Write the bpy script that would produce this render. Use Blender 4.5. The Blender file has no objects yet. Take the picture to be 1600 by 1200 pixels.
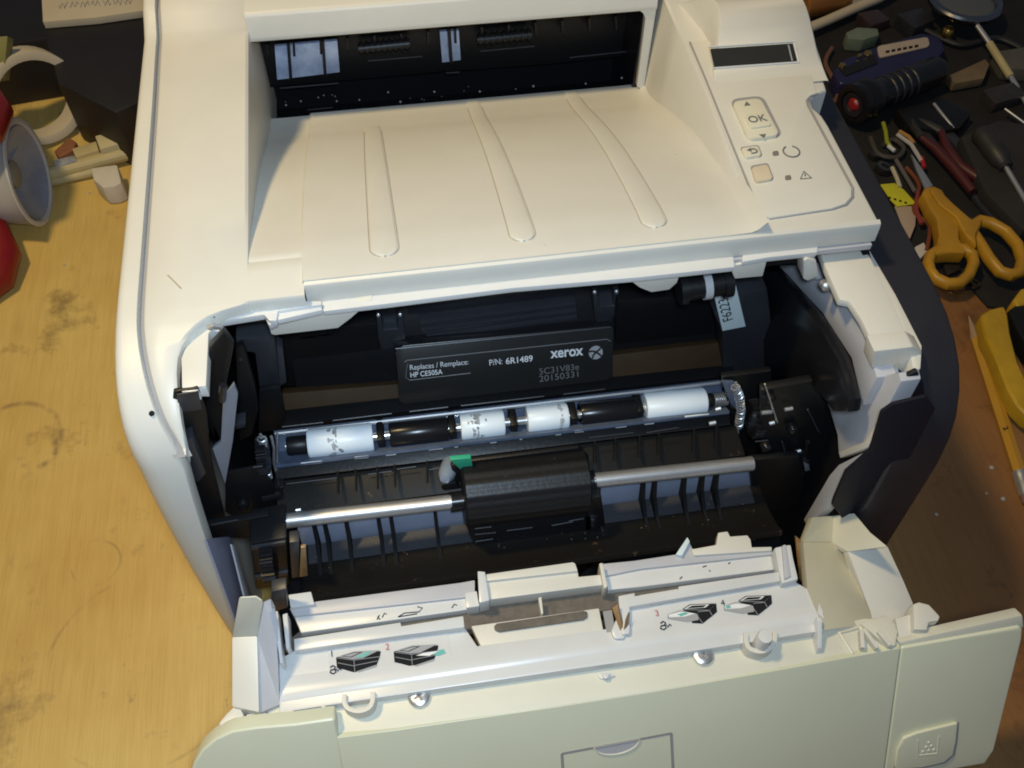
import bpy, bmesh, math, random
from mathutils import Vector, Matrix
random.seed(7)
S = 0.315                      # metres per working unit
sc = bpy.context.scene
col = sc.collection

# ------------------------------------------------------------------ camera
F, CX, CY, CAMZ = 1477.0, 800.0, 600.0, 1.86
AX = Vector((14000, -1690, F)).normalized()
AY = Vector((-411, -2113, F)); AY = (AY - AX * AY.dot(AX)).normalized()
AZ = AX.cross(AY)
CAM = Vector((0, 0, CAMZ))
cd = bpy.data.cameras.new("camera"); cam = bpy.data.objects.new("camera", cd); col.objects.link(cam)
cd.sensor_width = 36.0; cd.lens = F / 1600 * 36; cd.clip_start = 0.01; cd.clip_end = 50
right = Vector((AX.x, AY.x, AZ.x)); up = -Vector((AX.y, AY.y, AZ.y)); back = -Vector((AX.z, AY.z, AZ.z))
M = Matrix((right, up, back)).transposed().to_4x4(); M.translation = CAM * S
cam.matrix_world = M
sc.camera = cam

# ------------------------------------------------------------------ world, lamps, exposure
w = bpy.data.worlds.new("World"); sc.world = w; w.use_nodes = True
w.node_tree.nodes["Background"].inputs[0].default_value = (0.62, 0.75, 1.0, 1)
w.node_tree.nodes["Background"].inputs[1].default_value = 0.10
sc.view_settings.view_transform = 'Standard'; sc.view_settings.look = 'None'
sc.cycles.pixel_filter_type = 'BLACKMAN_HARRIS'; sc.cycles.filter_width = 1.9
sc.view_settings.exposure = 0.0; sc.view_settings.gamma = 1.0

def area(name, loc, target, power, size, color, spread=180):
    ld = bpy.data.lights.new(name, 'AREA'); ld.shape = 'DISK'; ld.size = size * S; ld.energy = power; ld.color = color; ld.spread = math.radians(spread)
    o = bpy.data.objects.new(name, ld); col.objects.link(o)
    o.location = Vector(loc) * S
    o.rotation_euler = (Vector(target) - Vector(loc)).to_track_quat('-Z', 'Y').to_euler()
    return o
area("ceiling_bulb", (-1.22, 1.22, 4.2), (0.0, 0.9, 0.5), 8.9, 0.38, (1.0, 0.76, 0.38))
area("camera_flash", (0.02, -0.03, 1.97), (-0.25, 0.80, 0.5), 1.36, 0.12, (0.66, 0.83, 1.0), 150)

# ------------------------------------------------------------------ measuring helpers: where a line of sight meets a plane of the place
def ray(u, v):
    c = Vector(((u - CX) / F, (v - CY) / F, 1.0))
    return Vector((AX.dot(c), AY.dot(c), AZ.dot(c)))
def PZ(u, v, z): d = ray(u, v); return CAM + d * ((z - CAM.z) / d.z)
def PY(u, v, y): d = ray(u, v); return CAM + d * (y / d.y)
def PX(u, v, x): d = ray(u, v); return CAM + d * (x / d.x)
def PL(u, v, p0, n): d = ray(u, v); return CAM + d * ((Vector(p0) - CAM).dot(n) / d.dot(n))
def zs(pts, z): return [PZ(u, v, z) for u, v in pts]
def ys(pts, y): return [PY(u, v, y) for u, v in pts]
def xs(pts, x): return [PX(u, v, x) for u, v in pts]
V = Vector

# ------------------------------------------------------------------ materials
def mat(name, base, rough=0.5, metal=0.0, vary=0.0, vscale=30.0, col2=None, speck=None, speck_scale=90.0, speck_t=0.66,
        bump=0.0, bscale=300.0, spec=0.5, trans=0.0, coat=0.0, emit=None, sss=0.0):
    m = bpy.data.materials.new(name); m.use_nodes = True
    nt = m.node_tree; N = nt.nodes; L = nt.links; b = N["Principled BSDF"]
    b.inputs["Roughness"].default_value = rough; b.inputs["Metallic"].default_value = metal
    b.inputs["Specular IOR Level"].default_value = spec
    b.inputs["Transmission Weight"].default_value = trans; b.inputs["Coat Weight"].default_value = coat
    if sss:
        b.inputs["Subsurface Weight"].default_value = sss; b.inputs["Subsurface Radius"].default_value = (.004, .004, .004)
    c = (*base, 1); b.inputs["Base Color"].default_value = c
    tc = N.new("ShaderNodeTexCoord"); out = None
    if vary or col2:
        n = N.new("ShaderNodeTexNoise"); n.inputs["Scale"].default_value = vscale; n.inputs["Detail"].default_value = 6
        n.inputs["Roughness"].default_value = 0.65
        L.new(tc.outputs["Object"], n.inputs["Vector"])
        r = N.new("ShaderNodeValToRGB"); L.new(n.outputs["Fac"], r.inputs["Fac"])
        r.color_ramp.elements[0].position = 0.35; r.color_ramp.elements[1].position = 0.68
        c2 = col2 or tuple(x * (1 - vary) for x in base)
        r.color_ramp.elements[0].color = (*c2, 1); r.color_ramp.elements[1].color = c
        out = r.outputs["Color"]
    if speck:
        n = N.new("ShaderNodeTexNoise"); n.inputs["Scale"].default_value = speck_scale; n.inputs["Detail"].default_value = 4
        n.inputs["Roughness"].default_value = 0.75
        L.new(tc.outputs["Object"], n.inputs["Vector"])
        r = N.new("ShaderNodeValToRGB"); L.new(n.outputs["Fac"], r.inputs["Fac"])
        r.color_ramp.elements[0].position = speck_t; r.color_ramp.elements[0].color = (0, 0, 0, 1)
        r.color_ramp.elements[1].position = min(1, speck_t + 0.06); r.color_ramp.elements[1].color = (1, 1, 1, 1)
        mx = N.new("ShaderNodeMix"); mx.data_type = 'RGBA'
        L.new(r.outputs["Color"], mx.inputs["Factor"])
        if out: L.new(out, mx.inputs["A"])
        else: mx.inputs["A"].default_value = c
        mx.inputs["B"].default_value = (*speck, 1)
        out = mx.outputs["Result"]
    if out: L.new(out, b.inputs["Base Color"])
    if bump:
        n = N.new("ShaderNodeTexNoise"); n.inputs["Scale"].default_value = bscale; n.inputs["Detail"].default_value = 3
        L.new(tc.outputs["Object"], n.inputs["Vector"])
        bp = N.new("ShaderNodeBump"); bp.inputs["Strength"].default_value = bump; bp.inputs["Distance"].default_value = 0.001
        L.new(n.outputs["Fac"], bp.inputs["Height"]); L.new(bp.outputs["Normal"], b.inputs["Normal"])
    if emit:
        b.inputs["Emission Color"].default_value = (*emit[0], 1); b.inputs["Emission Strength"].default_value = emit[1]
    return m

WHITE = mat("white_plastic", (.70, .675, .605), .42, vary=.07, vscale=14, speck=(.42, .35, .26), speck_scale=110, speck_t=.725, bump=.05, bscale=900)
CREAM = mat("cream_plastic", (.70, .68, .57), .45, vary=.08, vscale=12, speck=(.4, .34, .25), speck_scale=55, speck_t=.74, bump=.05, bscale=900)
PANELW = mat("door_plastic", (.70, .71, .545), .36, vary=.06, vscale=9, bump=.05, bscale=900)
GLOSSW = mat("gloss_white_plastic", (.68, .68, .67), .27, vary=.06, vscale=25, speck=(.2, .16, .12), speck_scale=75, speck_t=.735)
BUTTON = mat("button_plastic", (.70, .66, .52), .4)
ORBTN = mat("cancel_button_plastic", (.72, .61, .44), .4, vary=.15, vscale=40)
LINETAN = mat("outline_tan", (.40, .36, .29), .7)
SEAM = mat("seam_shadow_gap", (.30, .29, .29), .7)
DARK = mat("dark_side_plastic", (.022, .021, .027), .42, vary=.2, vscale=30, bump=.15, bscale=700)
BLACK = mat("black_plastic", (.008, .008, .009), .42, speck=(.04, .03, .025), speck_scale=130, speck_t=.70, spec=.35, bump=.1, bscale=500)
PILL = mat("black_pillar_plastic", (.013, .013, .020), .55, spec=.15, bump=.15, bscale=500)
BLACKG = mat("gloss_black_plastic", (.010, .010, .012), .25, spec=.35, speck=(.05, .04, .03), speck_scale=160, speck_t=.70)
GUIDE = mat("dusty_black_plastic", (.010, .009, .008), .5, spec=.2, speck=(.07, .048, .03), speck_scale=150, speck_t=.65, bump=.1, bscale=400)
GREYB = mat("grey_black_plastic", (.035, .037, .045), .4, vary=.25, vscale=40)
WARMREFL = mat("wood_reflecting_black", (.055, .031, .014), .6, spec=.15, vary=.25, vscale=60)
BLUEG = mat("blue_grey_wall_plastic", (.20, .22, .27), .38, vary=.2, vscale=20)
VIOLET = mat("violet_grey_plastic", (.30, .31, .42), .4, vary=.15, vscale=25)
LILAC = mat("shaded_white_plastic", (.52, .52, .55), .4, vary=.1, vscale=20)  # cool shade on inner white faces is put into this colour
METAL = mat("brushed_steel", (.62, .62, .63), .40, .8, vary=.12, vscale=120)
CHROME = mat("chrome", (.75, .75, .73), .28, .85)
ZINC = mat("zinc_plate", (.62, .74, 1.0), .4, .35, col2=(.30, .38, .58), vscale=60)  # blue reflected light is put into the plate colour
ROLLER = mat("white_nylon_roller", (.80, .87, .92), .38, sss=.15)
GRIME = mat("roller_grime", (.50, .53, .55), .6, col2=(.20, .21, .22), vscale=170)
MYLAR = mat("blue_grey_film", (.10, .13, .20), .14, vary=.3, vscale=60)
LCD = mat("lcd_glass", (.035, .034, .030), .16, vary=.2, vscale=20)
GREEN = mat("green_tab_plastic", (.03, .36, .20), .5)
STICK = mat("pale_blue_sticker", (.66, .76, .78), .5)
LABELB = mat("label_print_black", (.020, .019, .018), .32)
INKW = mat("ink_white", (.78, .78, .78), .5)
INKG = mat("ink_grey", (.16, .16, .16), .5)
INKD = mat("ink_dark", (.018, .018, .020), .85, spec=.08)
INKM = mat("ink_mid_grey", (.36, .36, .37), .8, spec=.1)
INKR = mat("ink_red", (.5, .06, .05), .5)
INKC = mat("ink_teal", (.12, .45, .40), .5)
LABELW = mat("paper_sticker", (.63, .625, .61), .6, spec=.2, vary=.04, vscale=40)
FELT = mat("brown_felt", (.16, .135, .11), .9, vary=.3, vscale=200)
TAPE = mat("tan_tape", (.40, .24, .11), .35, vary=.4, vscale=60)
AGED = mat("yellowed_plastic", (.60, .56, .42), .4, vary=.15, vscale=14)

# ------------------------------------------------------------------ mesh builder
class MB:
    def __init__(self): self.v = []; self.f = []; self.m = []; self.mi = 0
    def add(self, vs, fs):
        k = len(self.v); self.v += [V(p) for p in vs]
        self.f += [tuple(i + k for i in f) for f in fs]; self.m += [self.mi] * len(fs)
        return self
    def prism(self, pts, vec):
        n = len(pts); vec = V(vec); a = [V(p) for p in pts]
        fs = [tuple(range(n)), tuple(range(2 * n - 1, n - 1, -1))] + [(i, (i + 1) % n, n + (i + 1) % n, n + i) for i in range(n)]
        return self.add(a + [p + vec for p in a], fs)
    def box(self, lo, hi):
        x0, y0, z0 = lo; x1, y1, z1 = hi
        return self.prism([(x0, y0, z0), (x1, y0, z0), (x1, y1, z0), (x0, y1, z0)], (0, 0, z1 - z0))
    def loft(self, rings, caps=True, closed=True):
        n = len(rings[0]); vs = [p for r in rings for p in r]; fs = []
        for k in range(len(rings) - 1):
            for i in range(n if closed else n - 1):
                j = (i + 1) % n
                fs.append((k * n + i, k * n + j, (k + 1) * n + j, (k + 1) * n + i))
        if caps and closed:
            fs.append(tuple(range(n))); fs.append(tuple(range(len(vs) - 1, len(vs) - n - 1, -1)))
        return self.add(vs, fs)
    def tube(self, path, r, n=10, closed=False, flat=None):
        P = [V(p) for p in path]; m = len(P); rings = []; nrm = None
        for i in range(m):
            if closed: t = P[(i + 1) % m] - P[i - 1]
            else: t = P[min(i + 1, m - 1)] - P[max(i - 1, 0)]
            t = t.normalized()
            if nrm is None:
                nrm = V((0, 0, 1)) if abs(t.z) < .9 else V((1, 0, 0))
            nrm = (nrm - t * nrm.dot(t)).normalized(); b = t.cross(nrm)
            rr = r[i] if isinstance(r, (list, tuple)) else r
            fl = flat or 1.0
            rings.append([P[i] + nrm * (rr * fl * math.cos(a)) + b * (rr * math.sin(a)) for a in [2 * math.pi * k / n for k in range(n)]])
        if closed: rings.append(rings[0]); return self.loft(rings, caps=False)
        return self.loft(rings)
    def lathe(self, prof, o, axis, n=28):
        o = V(o); a = V(axis).normalized(); x = a.orthogonal().normalized(); y = a.cross(x); rings = []
        for r, h in prof:
            rings.append([o + a * h + x * (r * math.cos(t)) + y * (r * math.sin(t)) for t in [2 * math.pi * k / n for k in range(n)]])
        return self.loft(rings)
    def build(self, name, mats, parent=None, bevel=0.0, seg=2, angle=35, origin=None, tag=None, kind=None):
        if not isinstance(mats, (list, tuple)): mats = [mats]
        root = parent
        while root is not None and root.parent is not None: root = root.parent
        if origin is None:
            if root is not None: org = root.location.copy()
            else:
                xs_ = [p.x for p in self.v]; ys_ = [p.y for p in self.v]; zmin = min(p.z for p in self.v)
                org = V(((min(xs_) + max(xs_)) / 2, (min(ys_) + max(ys_)) / 2, zmin)) * S
        else: org = V(origin) * S
        me = bpy.data.meshes.new(name)
        me.from_pydata([p * S - org for p in self.v], [], self.f)
        for mm in mats: me.materials.append(mm)
        me.polygons.foreach_set("material_index", self.m)
        bm = bmesh.new(); bm.from_mesh(me)
        bmesh.ops.recalc_face_normals(bm, faces=bm.faces)
        if bevel:
            es = [e for e in bm.edges if len(e.link_faces) == 2 and e.calc_face_angle(0) > math.radians(28)]
            bmesh.ops.bevel(bm, geom=es, offset=bevel * S, segments=seg, affect='EDGES', profile=.6, clamp_overlap=True)
        for f in bm.faces: f.smooth = True
        bm.to_mesh(me); bm.free()
        me.set_sharp_from_angle(angle=math.radians(angle))
        o = bpy.data.objects.new(name, me); col.objects.link(o)
        if parent is not None:
            o.parent = parent
            if origin is not None: o.location = org - root.location
        else: o.location = org
        if tag: o["label"], o["category"] = tag[0], tag[1]
        if tag and len(tag) > 2: o["group"] = tag[2]
        if kind: o["kind"] = kind
        return o

def thing(name, loc, label, cat, group=None):
    o = bpy.data.objects.new(name, None); col.objects.link(o); o.location = V(loc) * S; o.empty_display_size = .02
    o["label"] = label; o["category"] = cat
    if group: o["group"] = group
    return o
def prism(name, m, parent, pts, vec, bevel=.003, **k): return MB().prism(pts, vec).build(name, m, parent, bevel, **k)
def lines(name, m, parent, segs, rad, n=5):
    for k, sg in enumerate(segs): MB().tube(sg, rad, n).build(name, m, parent)
def clone(o, parent, delta):
    c = o.copy(); col.objects.link(c); c.parent = parent; c.location = o.location + V(delta) * S; return c

def text(name, s, size, p, xd, yd, m, parent, bold=0.0, lift=.0012, align='LEFT', width=None):
    """flat print: p = left end of the baseline, xd / yd = reading direction and up direction on the surface"""
    cu = bpy.data.curves.new(name, 'FONT'); cu.body = s; cu.size = 1; cu.offset = bold; cu.align_x = align
    t = bpy.data.objects.new(name, cu); col.objects.link(t)
    me = bpy.data.meshes.new_from_object(t.evaluated_get(bpy.context.evaluated_depsgraph_get()))
    bpy.data.objects.remove(t)
    X = V(xd).normalized(); Y = (V(yd) - X * V(yd).dot(X)).normalized(); Zn = X.cross(Y)
    ws = size if width is None else width / max(1e-6, max(v.co.x for v in me.vertices) - min(v.co.x for v in me.vertices))
    root = parent
    while root.parent is not None: root = root.parent
    for v in me.vertices:
        v.co = (V(p) + X * (v.co.x * ws) + Y * (v.co.y * size) + Zn * lift) * S - root.location
    me.materials.clear(); me.materials.append(m)
    o = bpy.data.objects.new(name, me); col.objects.link(o); o.parent = parent
    return o

def interp(x, tab):
    if x <= tab[0][0]: return tab[0][1]
    for (a, b), (c, d) in zip(tab, tab[1:]):
        if x <= c: return b + (d - b) * (x - a) / (c - a)
    return tab[-1][1]
def smooth(x, tab):          # monotone-ish smooth interpolation
    if x <= tab[0][0]: return tab[0][1]
    if x >= tab[-1][0]: return tab[-1][1]
    n = len(tab)
    for i in range(n - 1):
        if x <= tab[i + 1][0]:
            x0, y0 = tab[i]; x1, y1 = tab[i + 1]; h = x1 - x0
            def sl(j):
                if j == 0: return (tab[1][1] - tab[0][1]) / (tab[1][0] - tab[0][0])
                if j == n - 1: return (tab[-1][1] - tab[-2][1]) / (tab[-1][0] - tab[-2][0])
                return (tab[j + 1][1] - tab[j - 1][1]) / (tab[j + 1][0] - tab[j - 1][0])
            t = (x - x0) / h; m0, m1 = sl(i) * h, sl(i + 1) * h
            return (2*t**3-3*t*t+1)*y0 + (t**3-2*t*t+t)*m0 + (-2*t**3+3*t*t)*y1 + (t**3-t*t)*m1
def rrect(a, b, c, d, r, n=4):
    """rounded quadrilateral through four corners"""
    P = [V(a), V(b), V(c), V(d)]; out = []
    for i in range(4):
        p = P[i]; q0 = (P[i - 1] - p); q1 = (P[(i + 1) % 4] - p)
        r0 = min(r, q0.length * .49); r1 = min(r, q1.length * .49)
        s, e = p + q0.normalized() * r0, p + q1.normalized() * r1
        for k in range(n + 1):
            t = k / n; out.append(s * (1 - t) ** 2 + p * 2 * t * (1 - t) + e * t * t)
    return out

# ================================================================== TABLE
def wood():
    m = bpy.data.materials.new("worn_plywood"); m.use_nodes = True
    nt = m.node_tree; N = nt.nodes; L = nt.links; b = N["Principled BSDF"]
    tc = N.new("ShaderNodeTexCoord")
    mp = N.new("ShaderNodeMapping"); mp.inputs["Scale"].default_value = (60, 3.5, 20); mp.inputs["Rotation"].default_value = (0, 0, .05)
    L.new(tc.outputs["Object"], mp.inputs["Vector"])
    def noise(src, scale, det=6, rough=.6):
        n = N.new("ShaderNodeTexNoise"); n.inputs["Scale"].default_value = scale; n.inputs["Detail"].default_value = det
        n.inputs["Roughness"].default_value = rough; L.new(src, n.inputs["Vector"]); return n.outputs["Fac"]
    def ramp(src, stops):
        r = N.new("ShaderNodeValToRGB"); L.new(src, r.inputs["Fac"]); e = r.color_ramp.elements
        while len(e) < len(stops): e.new(.5)
        for k, (p, c) in enumerate(stops): e[k].position = p; e[k].color = (*c, 1)
        return r.outputs["Color"]
    def mix(a, bb, fac, mode='MIX'):
        x = N.new("ShaderNodeMix"); x.data_type = 'RGBA'; x.blend_type = mode
        for s, k in ((a, "A"), (bb, "B"), (fac, "Factor")):
            if isinstance(s, tuple): x.inputs[k].default_value = (*s, 1)
            elif isinstance(s, float): x.inputs[k].default_value = s
            else: L.new(s, x.inputs[k])
        return x.outputs["Result"]
    grain = ramp(noise(mp.outputs["Vector"], 3.0), [(.25, (.61, .43, .125)), (.55, (.66, .475, .145)), (.8, (.70, .51, .17))])
    blot = ramp(noise(tc.outputs["Object"], 5.0, 4), [(.30, (.80, .66, .52)), (.66, (1, 1, 1))])
    c = mix(grain, blot, 1.0, 'MULTIPLY')
    stain = ramp(noise(tc.outputs["Object"], 16.0, 5, .7), [(.56, (0, 0, 0)), (.70, (.6, .6, .6))])
    c = mix(c, (.13, .075, .035), stain)
    mp2 = N.new("ShaderNodeMapping"); mp2.inputs["Scale"].default_value = (26, 9, 10); mp2.inputs["Rotation"].default_value = (0, 0, .6)
    L.new(tc.outputs["Object"], mp2.inputs["Vector"])
    scr = ramp(noise(mp2.outputs["Vector"], 2.2, 7, .75), [(.64, (0, 0, 0)), (.72, (.6, .6, .6))])
    c = mix(c, (.09, .06, .045), scr)
    # ring shaped and streaky marks worn into the board
    brk = ramp(noise(tc.outputs["Object"], 30.0, 3, .6), [(.47, (0, 0, 0)), (.58, (1, 1, 1))])
    for (u, v), rad, wd, amt in (((20, 690), .105, .010, .55), ((60, 705), .040, .012, .75), ((52, 660), .016, .006, .6), ((230, 1040), .20, .005, .35), ((150, 880), .05, .004, .4)):
        q = PZ(u, v, 0) * S
        vm = N.new("ShaderNodeVectorMath"); vm.operation = 'DISTANCE'; L.new(tc.outputs["Object"], vm.inputs[0]); vm.inputs[1].default_value = q
        sb = N.new("ShaderNodeMath"); sb.operation = 'SUBTRACT'; L.new(vm.outputs["Value"], sb.inputs[0]); sb.inputs[1].default_value = rad * S
        ab = N.new("ShaderNodeMath"); ab.operation = 'ABSOLUTE'; L.new(sb.outputs[0], ab.inputs[0])
        rg = N.new("ShaderNodeMapRange"); L.new(ab.outputs[0], rg.inputs["Value"]); rg.inputs["From Min"].default_value = 0; rg.inputs["From Max"].default_value = wd * S
        rg.inputs["To Min"].default_value = amt; rg.inputs["To Max"].default_value = 0
        ml = N.new("ShaderNodeMath"); ml.operation = 'MULTIPLY'; L.new(rg.outputs["Result"], ml.inputs[0]); L.new(brk, ml.inputs[1])
        c = mix(c, (.12, .075, .05), ml.outputs[0])
    # board right of the printer is redder, and darkened for lamp falloff
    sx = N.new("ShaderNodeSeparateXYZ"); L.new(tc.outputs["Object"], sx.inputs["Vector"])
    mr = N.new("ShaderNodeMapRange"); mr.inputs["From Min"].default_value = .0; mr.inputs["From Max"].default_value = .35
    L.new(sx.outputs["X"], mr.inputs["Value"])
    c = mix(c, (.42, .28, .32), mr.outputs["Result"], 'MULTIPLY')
    mp3 = N.new("ShaderNodeMapping"); mp3.inputs["Scale"].default_value = (420, 14, 60); L.new(tc.outputs["Object"], mp3.inputs["Vector"])
    c = mix(c, ramp(noise(mp3.outputs["Vector"], 2.0, 4, .6), [(.30, (.72, .66, .58)), (.55, (1, 1, 1))]), .35, 'MULTIPLY')
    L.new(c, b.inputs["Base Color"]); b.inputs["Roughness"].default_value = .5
    bp = N.new("ShaderNodeBump"); bp.inputs["Strength"].default_value = .15; bp.inputs["Distance"].default_value = .001
    L.new(noise(mp.outputs["Vector"], 6.0), bp.inputs["Height"]); L.new(bp.outputs["Normal"], b.inputs["Normal"])
    return m
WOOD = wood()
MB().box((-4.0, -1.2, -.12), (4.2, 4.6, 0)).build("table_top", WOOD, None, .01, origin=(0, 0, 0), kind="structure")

# ================================================================== PRINTER
pr = thing("laser_printer", (.17, 1.2, 0), "cream white laser printer with its front door folded open on the wooden bench", "printer")

ZT = .88
# profile of the side in (y, z): rear -> front -> foot
PROF = [(1.95, .905), (1.56, .905), (1.53, .900), (1.50, .888), (1.475, .880), (1.30, .880), (1.0, .880), (.90, .880), (.865, .8785), (.84, .876), (.81, .870),
        (.785, .862), (.76, .851), (.74, .838), (.722, .822), (.707, .801), (.696, .777), (.686, .735), (.679, .69), (.672, .62), (.667, .55), (.662, .45),
        (.659, .32), (.659, .18), (.664, .06), (.672, .012)]
def ztop(y):
    if y >= .70: return interp(y, sorted(PROF[:15] + [(.70, .79)]))
    return .79
GRO = [(.66, -.296), (.683, -.305), (.705, -.314), (.727, -.324), (.757, -.332), (.79, -.338), (.82, -.342), (.855, -.3445), (.95, -.3455), (1.3, -.349), (1.47, -.352), (1.95, -.352)]
def groove(y): return smooth(y, GRO)

# left side panel: a shell that follows the profile, rounded on the outside
mb = MB(); rows = []
prof = []
for a, b in zip(PROF, PROF[1:]):
    k = 6 if a[0] - b[0] > .09 else (3 if a[0] > .9 else 2)
    for i in range(k): prof.append((a[0] + (b[0] - a[0]) * i / k, a[1] + (b[1] - a[1]) * i / k))
prof.append(PROF[-1])
for i, (y, z) in enumerate(prof):
    p0 = prof[max(0, i - 1)]; p1 = prof[min(len(prof) - 1, i + 1)]
    t = V((0, p1[0] - p0[0], p1[1] - p0[1])).normalized(); n = V((0, t.z, -t.y))   # outward (up / front)
    if n.z < 0 and abs(n.z) > .5: n = -n
    front = min(1, max(0, (.86 - z) / .12)) if y < .9 else 0
    r = .012 + .024 * front
    if y > .69: xr = groove(y) - .0045
    else: xr = interp(-z, [(-.80, -.303), (-.788, -.310), (-.683, -.318), (-.52, -.330), (-.27, -.346), (0, -.352)])
    ro = [V((-.38, y, z)) - n * (r + .05), V((-.38, y, z)) - n * r]
    for a in (20, 42, 66, 90):
        a = math.radians(a); ro.append(V((-.38 + r * (1 - math.cos(a)), y, z)) - n * (r * (1 - math.sin(a))))
    x2 = -.38 + r; xr = max(xr, x2 + .004)
    for k in (.5, .94): ro.append(V((x2 + (xr - x2) * k, y, z)))
    ro.append(V((xr, y, z)) - n * .003)
    ro.append(V((xr, y, z)) - n * .03)
    rows.append(ro)
mb.loft(rows, caps=False, closed=False)
mb.prism([(-.379, y, max(0, z - .05)) if y > .9 else (-.379, y + .06, max(0, z - .03)) for y, z in prof if y > .0] + [(-.379, 1.95, .0)], (.02, 0, 0))
mb.build("side_panel", WHITE, pr, angle=50)
# dark gap below the seam
mb = MB(); rr = []
for y in [1.95, 1.6, 1.53, 1.5, 1.475, 1.3, 1.1, .95, .9, .865, .84, .81, .79, .77, .75, .735, .722, .712, .703, .694]:
    x = groove(y); z = ztop(y) - .010
    rr.append([V((x - .012, y, z)), V((x + .012, y, z))])
mb.loft(rr, caps=False, closed=False); mb.build("seam", SEAM, pr)

# top cover: left block, rear bridge, right plateau, with skirts
TRAY = [(.86, .8855), (.90, .884), (.92, .8815), (.96, .8745), (1.0, .864), (1.05, .850), (1.1, .8345), (1.15, .8185), (1.2, .800), (1.25, .780), (1.3, .758), (1.35, .7345), (1.4, .710), (1.47, .683), (1.56, .66)]
def ztray(y): return smooth(y, TRAY)
mb = MB()
OPEN = [(.69, -.3025), (.744, -.302), (.775, -.3012), (.795, -.2985), (.81, -.293), (.825, -.283), (.838, -.270), (.848, -.255), (.855, -.235), (.860, -.212), (.8625, -.2055), (.864, -.205), (.93, -.205), (1.95, -.205)]
ylist = [.69, .70, .71, .72, .73, .744, .76, .775, .785, .795, .803, .81, .818, .825, .832, .838, .843, .848, .852, .855, .858, .860, .8615, .8625, .8633, .864, .88, .90, .93, .94, .955, .97] + [1.0 + .04 * k for k in range(12)] + [1.475, 1.485, 1.5, 1.515, 1.53, 1.545, 1.56, 1.95]
rows = []
for y in ylist:
    z = ztop(y); xl = groove(y) + .0035; xr = interp(y, OPEN)
    skirt = .020 if y < .93 else (z - ztray(y) + .03 if y < 1.475 else .3)
    xr = max(xr, xl + .002)
    e = min(.004, (xr - xl) * .2)
    dr = .0035 if y < .8635 else .0035 * max(0, min(1, (y - .925) / .06))
    rows.append([V((xl, y, z - .02)), V((xl, y, z - .003)), V((xl + e, y, z)), V((xl * .6 + xr * .4, y, z)), V((xr - e, y, z)), V((xr, y, z - dr)), V((xr, y, z - skirt))])
mb.loft(rows, caps=False, closed=False)
rows = []
for y, z in ((.8635, .856), (.8635, .8745), (.8655, .8785), (.88, .8795), (.90, .88), (.915, .8798), (.932, .8790), (.95, .870)):
    rows.append([V((-.206, y, z)), V((-.17, y, z)), V((-.1295, y, z))])
mb.loft(rows, caps=False, closed=False)
# right plateau
WR = [(.885, .700), (1.10, .700), (1.125, .698), (1.145, .690), (1.165, .692), (1.178, .712), (1.185, .728), (1.25, .738), (1.4, .748), (1.95, .765)]
def xw(y): return .515 + .012 * max(0, min(1, (y - .9) / .3))
rows = []
for y in [.885, .8855, .89, .93, 1.0, 1.06, 1.10, 1.115, 1.125, 1.135, 1.145, 1.155, 1.165, 1.172, 1.178, 1.182, 1.185, 1.21, 1.25, 1.3, 1.36, 1.42, 1.475, 1.5, 1.53, 1.56, 1.95]:
    z = ztop(y) if y > .9 else .88
    if y == .885: z -= .004
    xl, xr = xw(y), interp(y, WR)
    zl = ztray(y) - .03 if y < 1.475 else z - .3
    rows.append([V((xl - .016, y, min(zl, z - .01))), V((xl, y, z - .004)), V((xl + .004, y, z)), V((.6, y, z)), V((xr - .006, y, z)), V((xr - .0015, y, z - .002)), V((xr, y, z - .006)), V((xr + .004, y, z - .10))])
mb.loft(rows, caps=False, closed=False)
# rear bridge above the paper slot (thickness underneath)
rows = []
for (y, z) in [(1.66, .84), (1.478, .855), (1.472, .857), (1.470, .861), (1.471, .866), (1.4755, .900), (1.478, .905), (1.484, .908), (1.54, .909), (1.95, .909)]:
    rows.append([V((-.206, y, z)), V((.516, y, z))])
mb.loft(rows, caps=False, closed=False)
mb.build("top_cover", WHITE, pr, angle=40)
# rounded upper right corner of the slot
prism("slot_corner", WHITE, pr, [(.516, 1.473, .861), (.470, 1.473, .861), (.484, 1.473, .858), (.493, 1.473, .850), (.498, 1.473, .84), (.502, 1.473, .69), (.516, 1.473, .68)], (0, .014, 0), .001)

# output tray
mb = MB(); rows = []
for k in range(57):
    y = .885 + (1.50 - .885) * k / 56; z = ztray(y)
    g = []
    for x, dz in [(-.212, -.004), (-.18, -.0045), (-.136, -.0045), (-.1325, -.0035), (-.130, 0), (-.12, 0), (.05, 0), (.2, 0), (.35, 0), (.47, 0), (.505, .001), (.514, .006), (.525, .02)]:
        if x < -.131: dz = -.007 if y < .93 else dz * min(1, (y - .925) / .15) - .0006
        g.append(V((x, y, z + dz)))
    rows.append(g)
mb.loft(rows, caps=False, closed=False)
mb.build("output_tray", WHITE, pr, angle=45)
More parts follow.
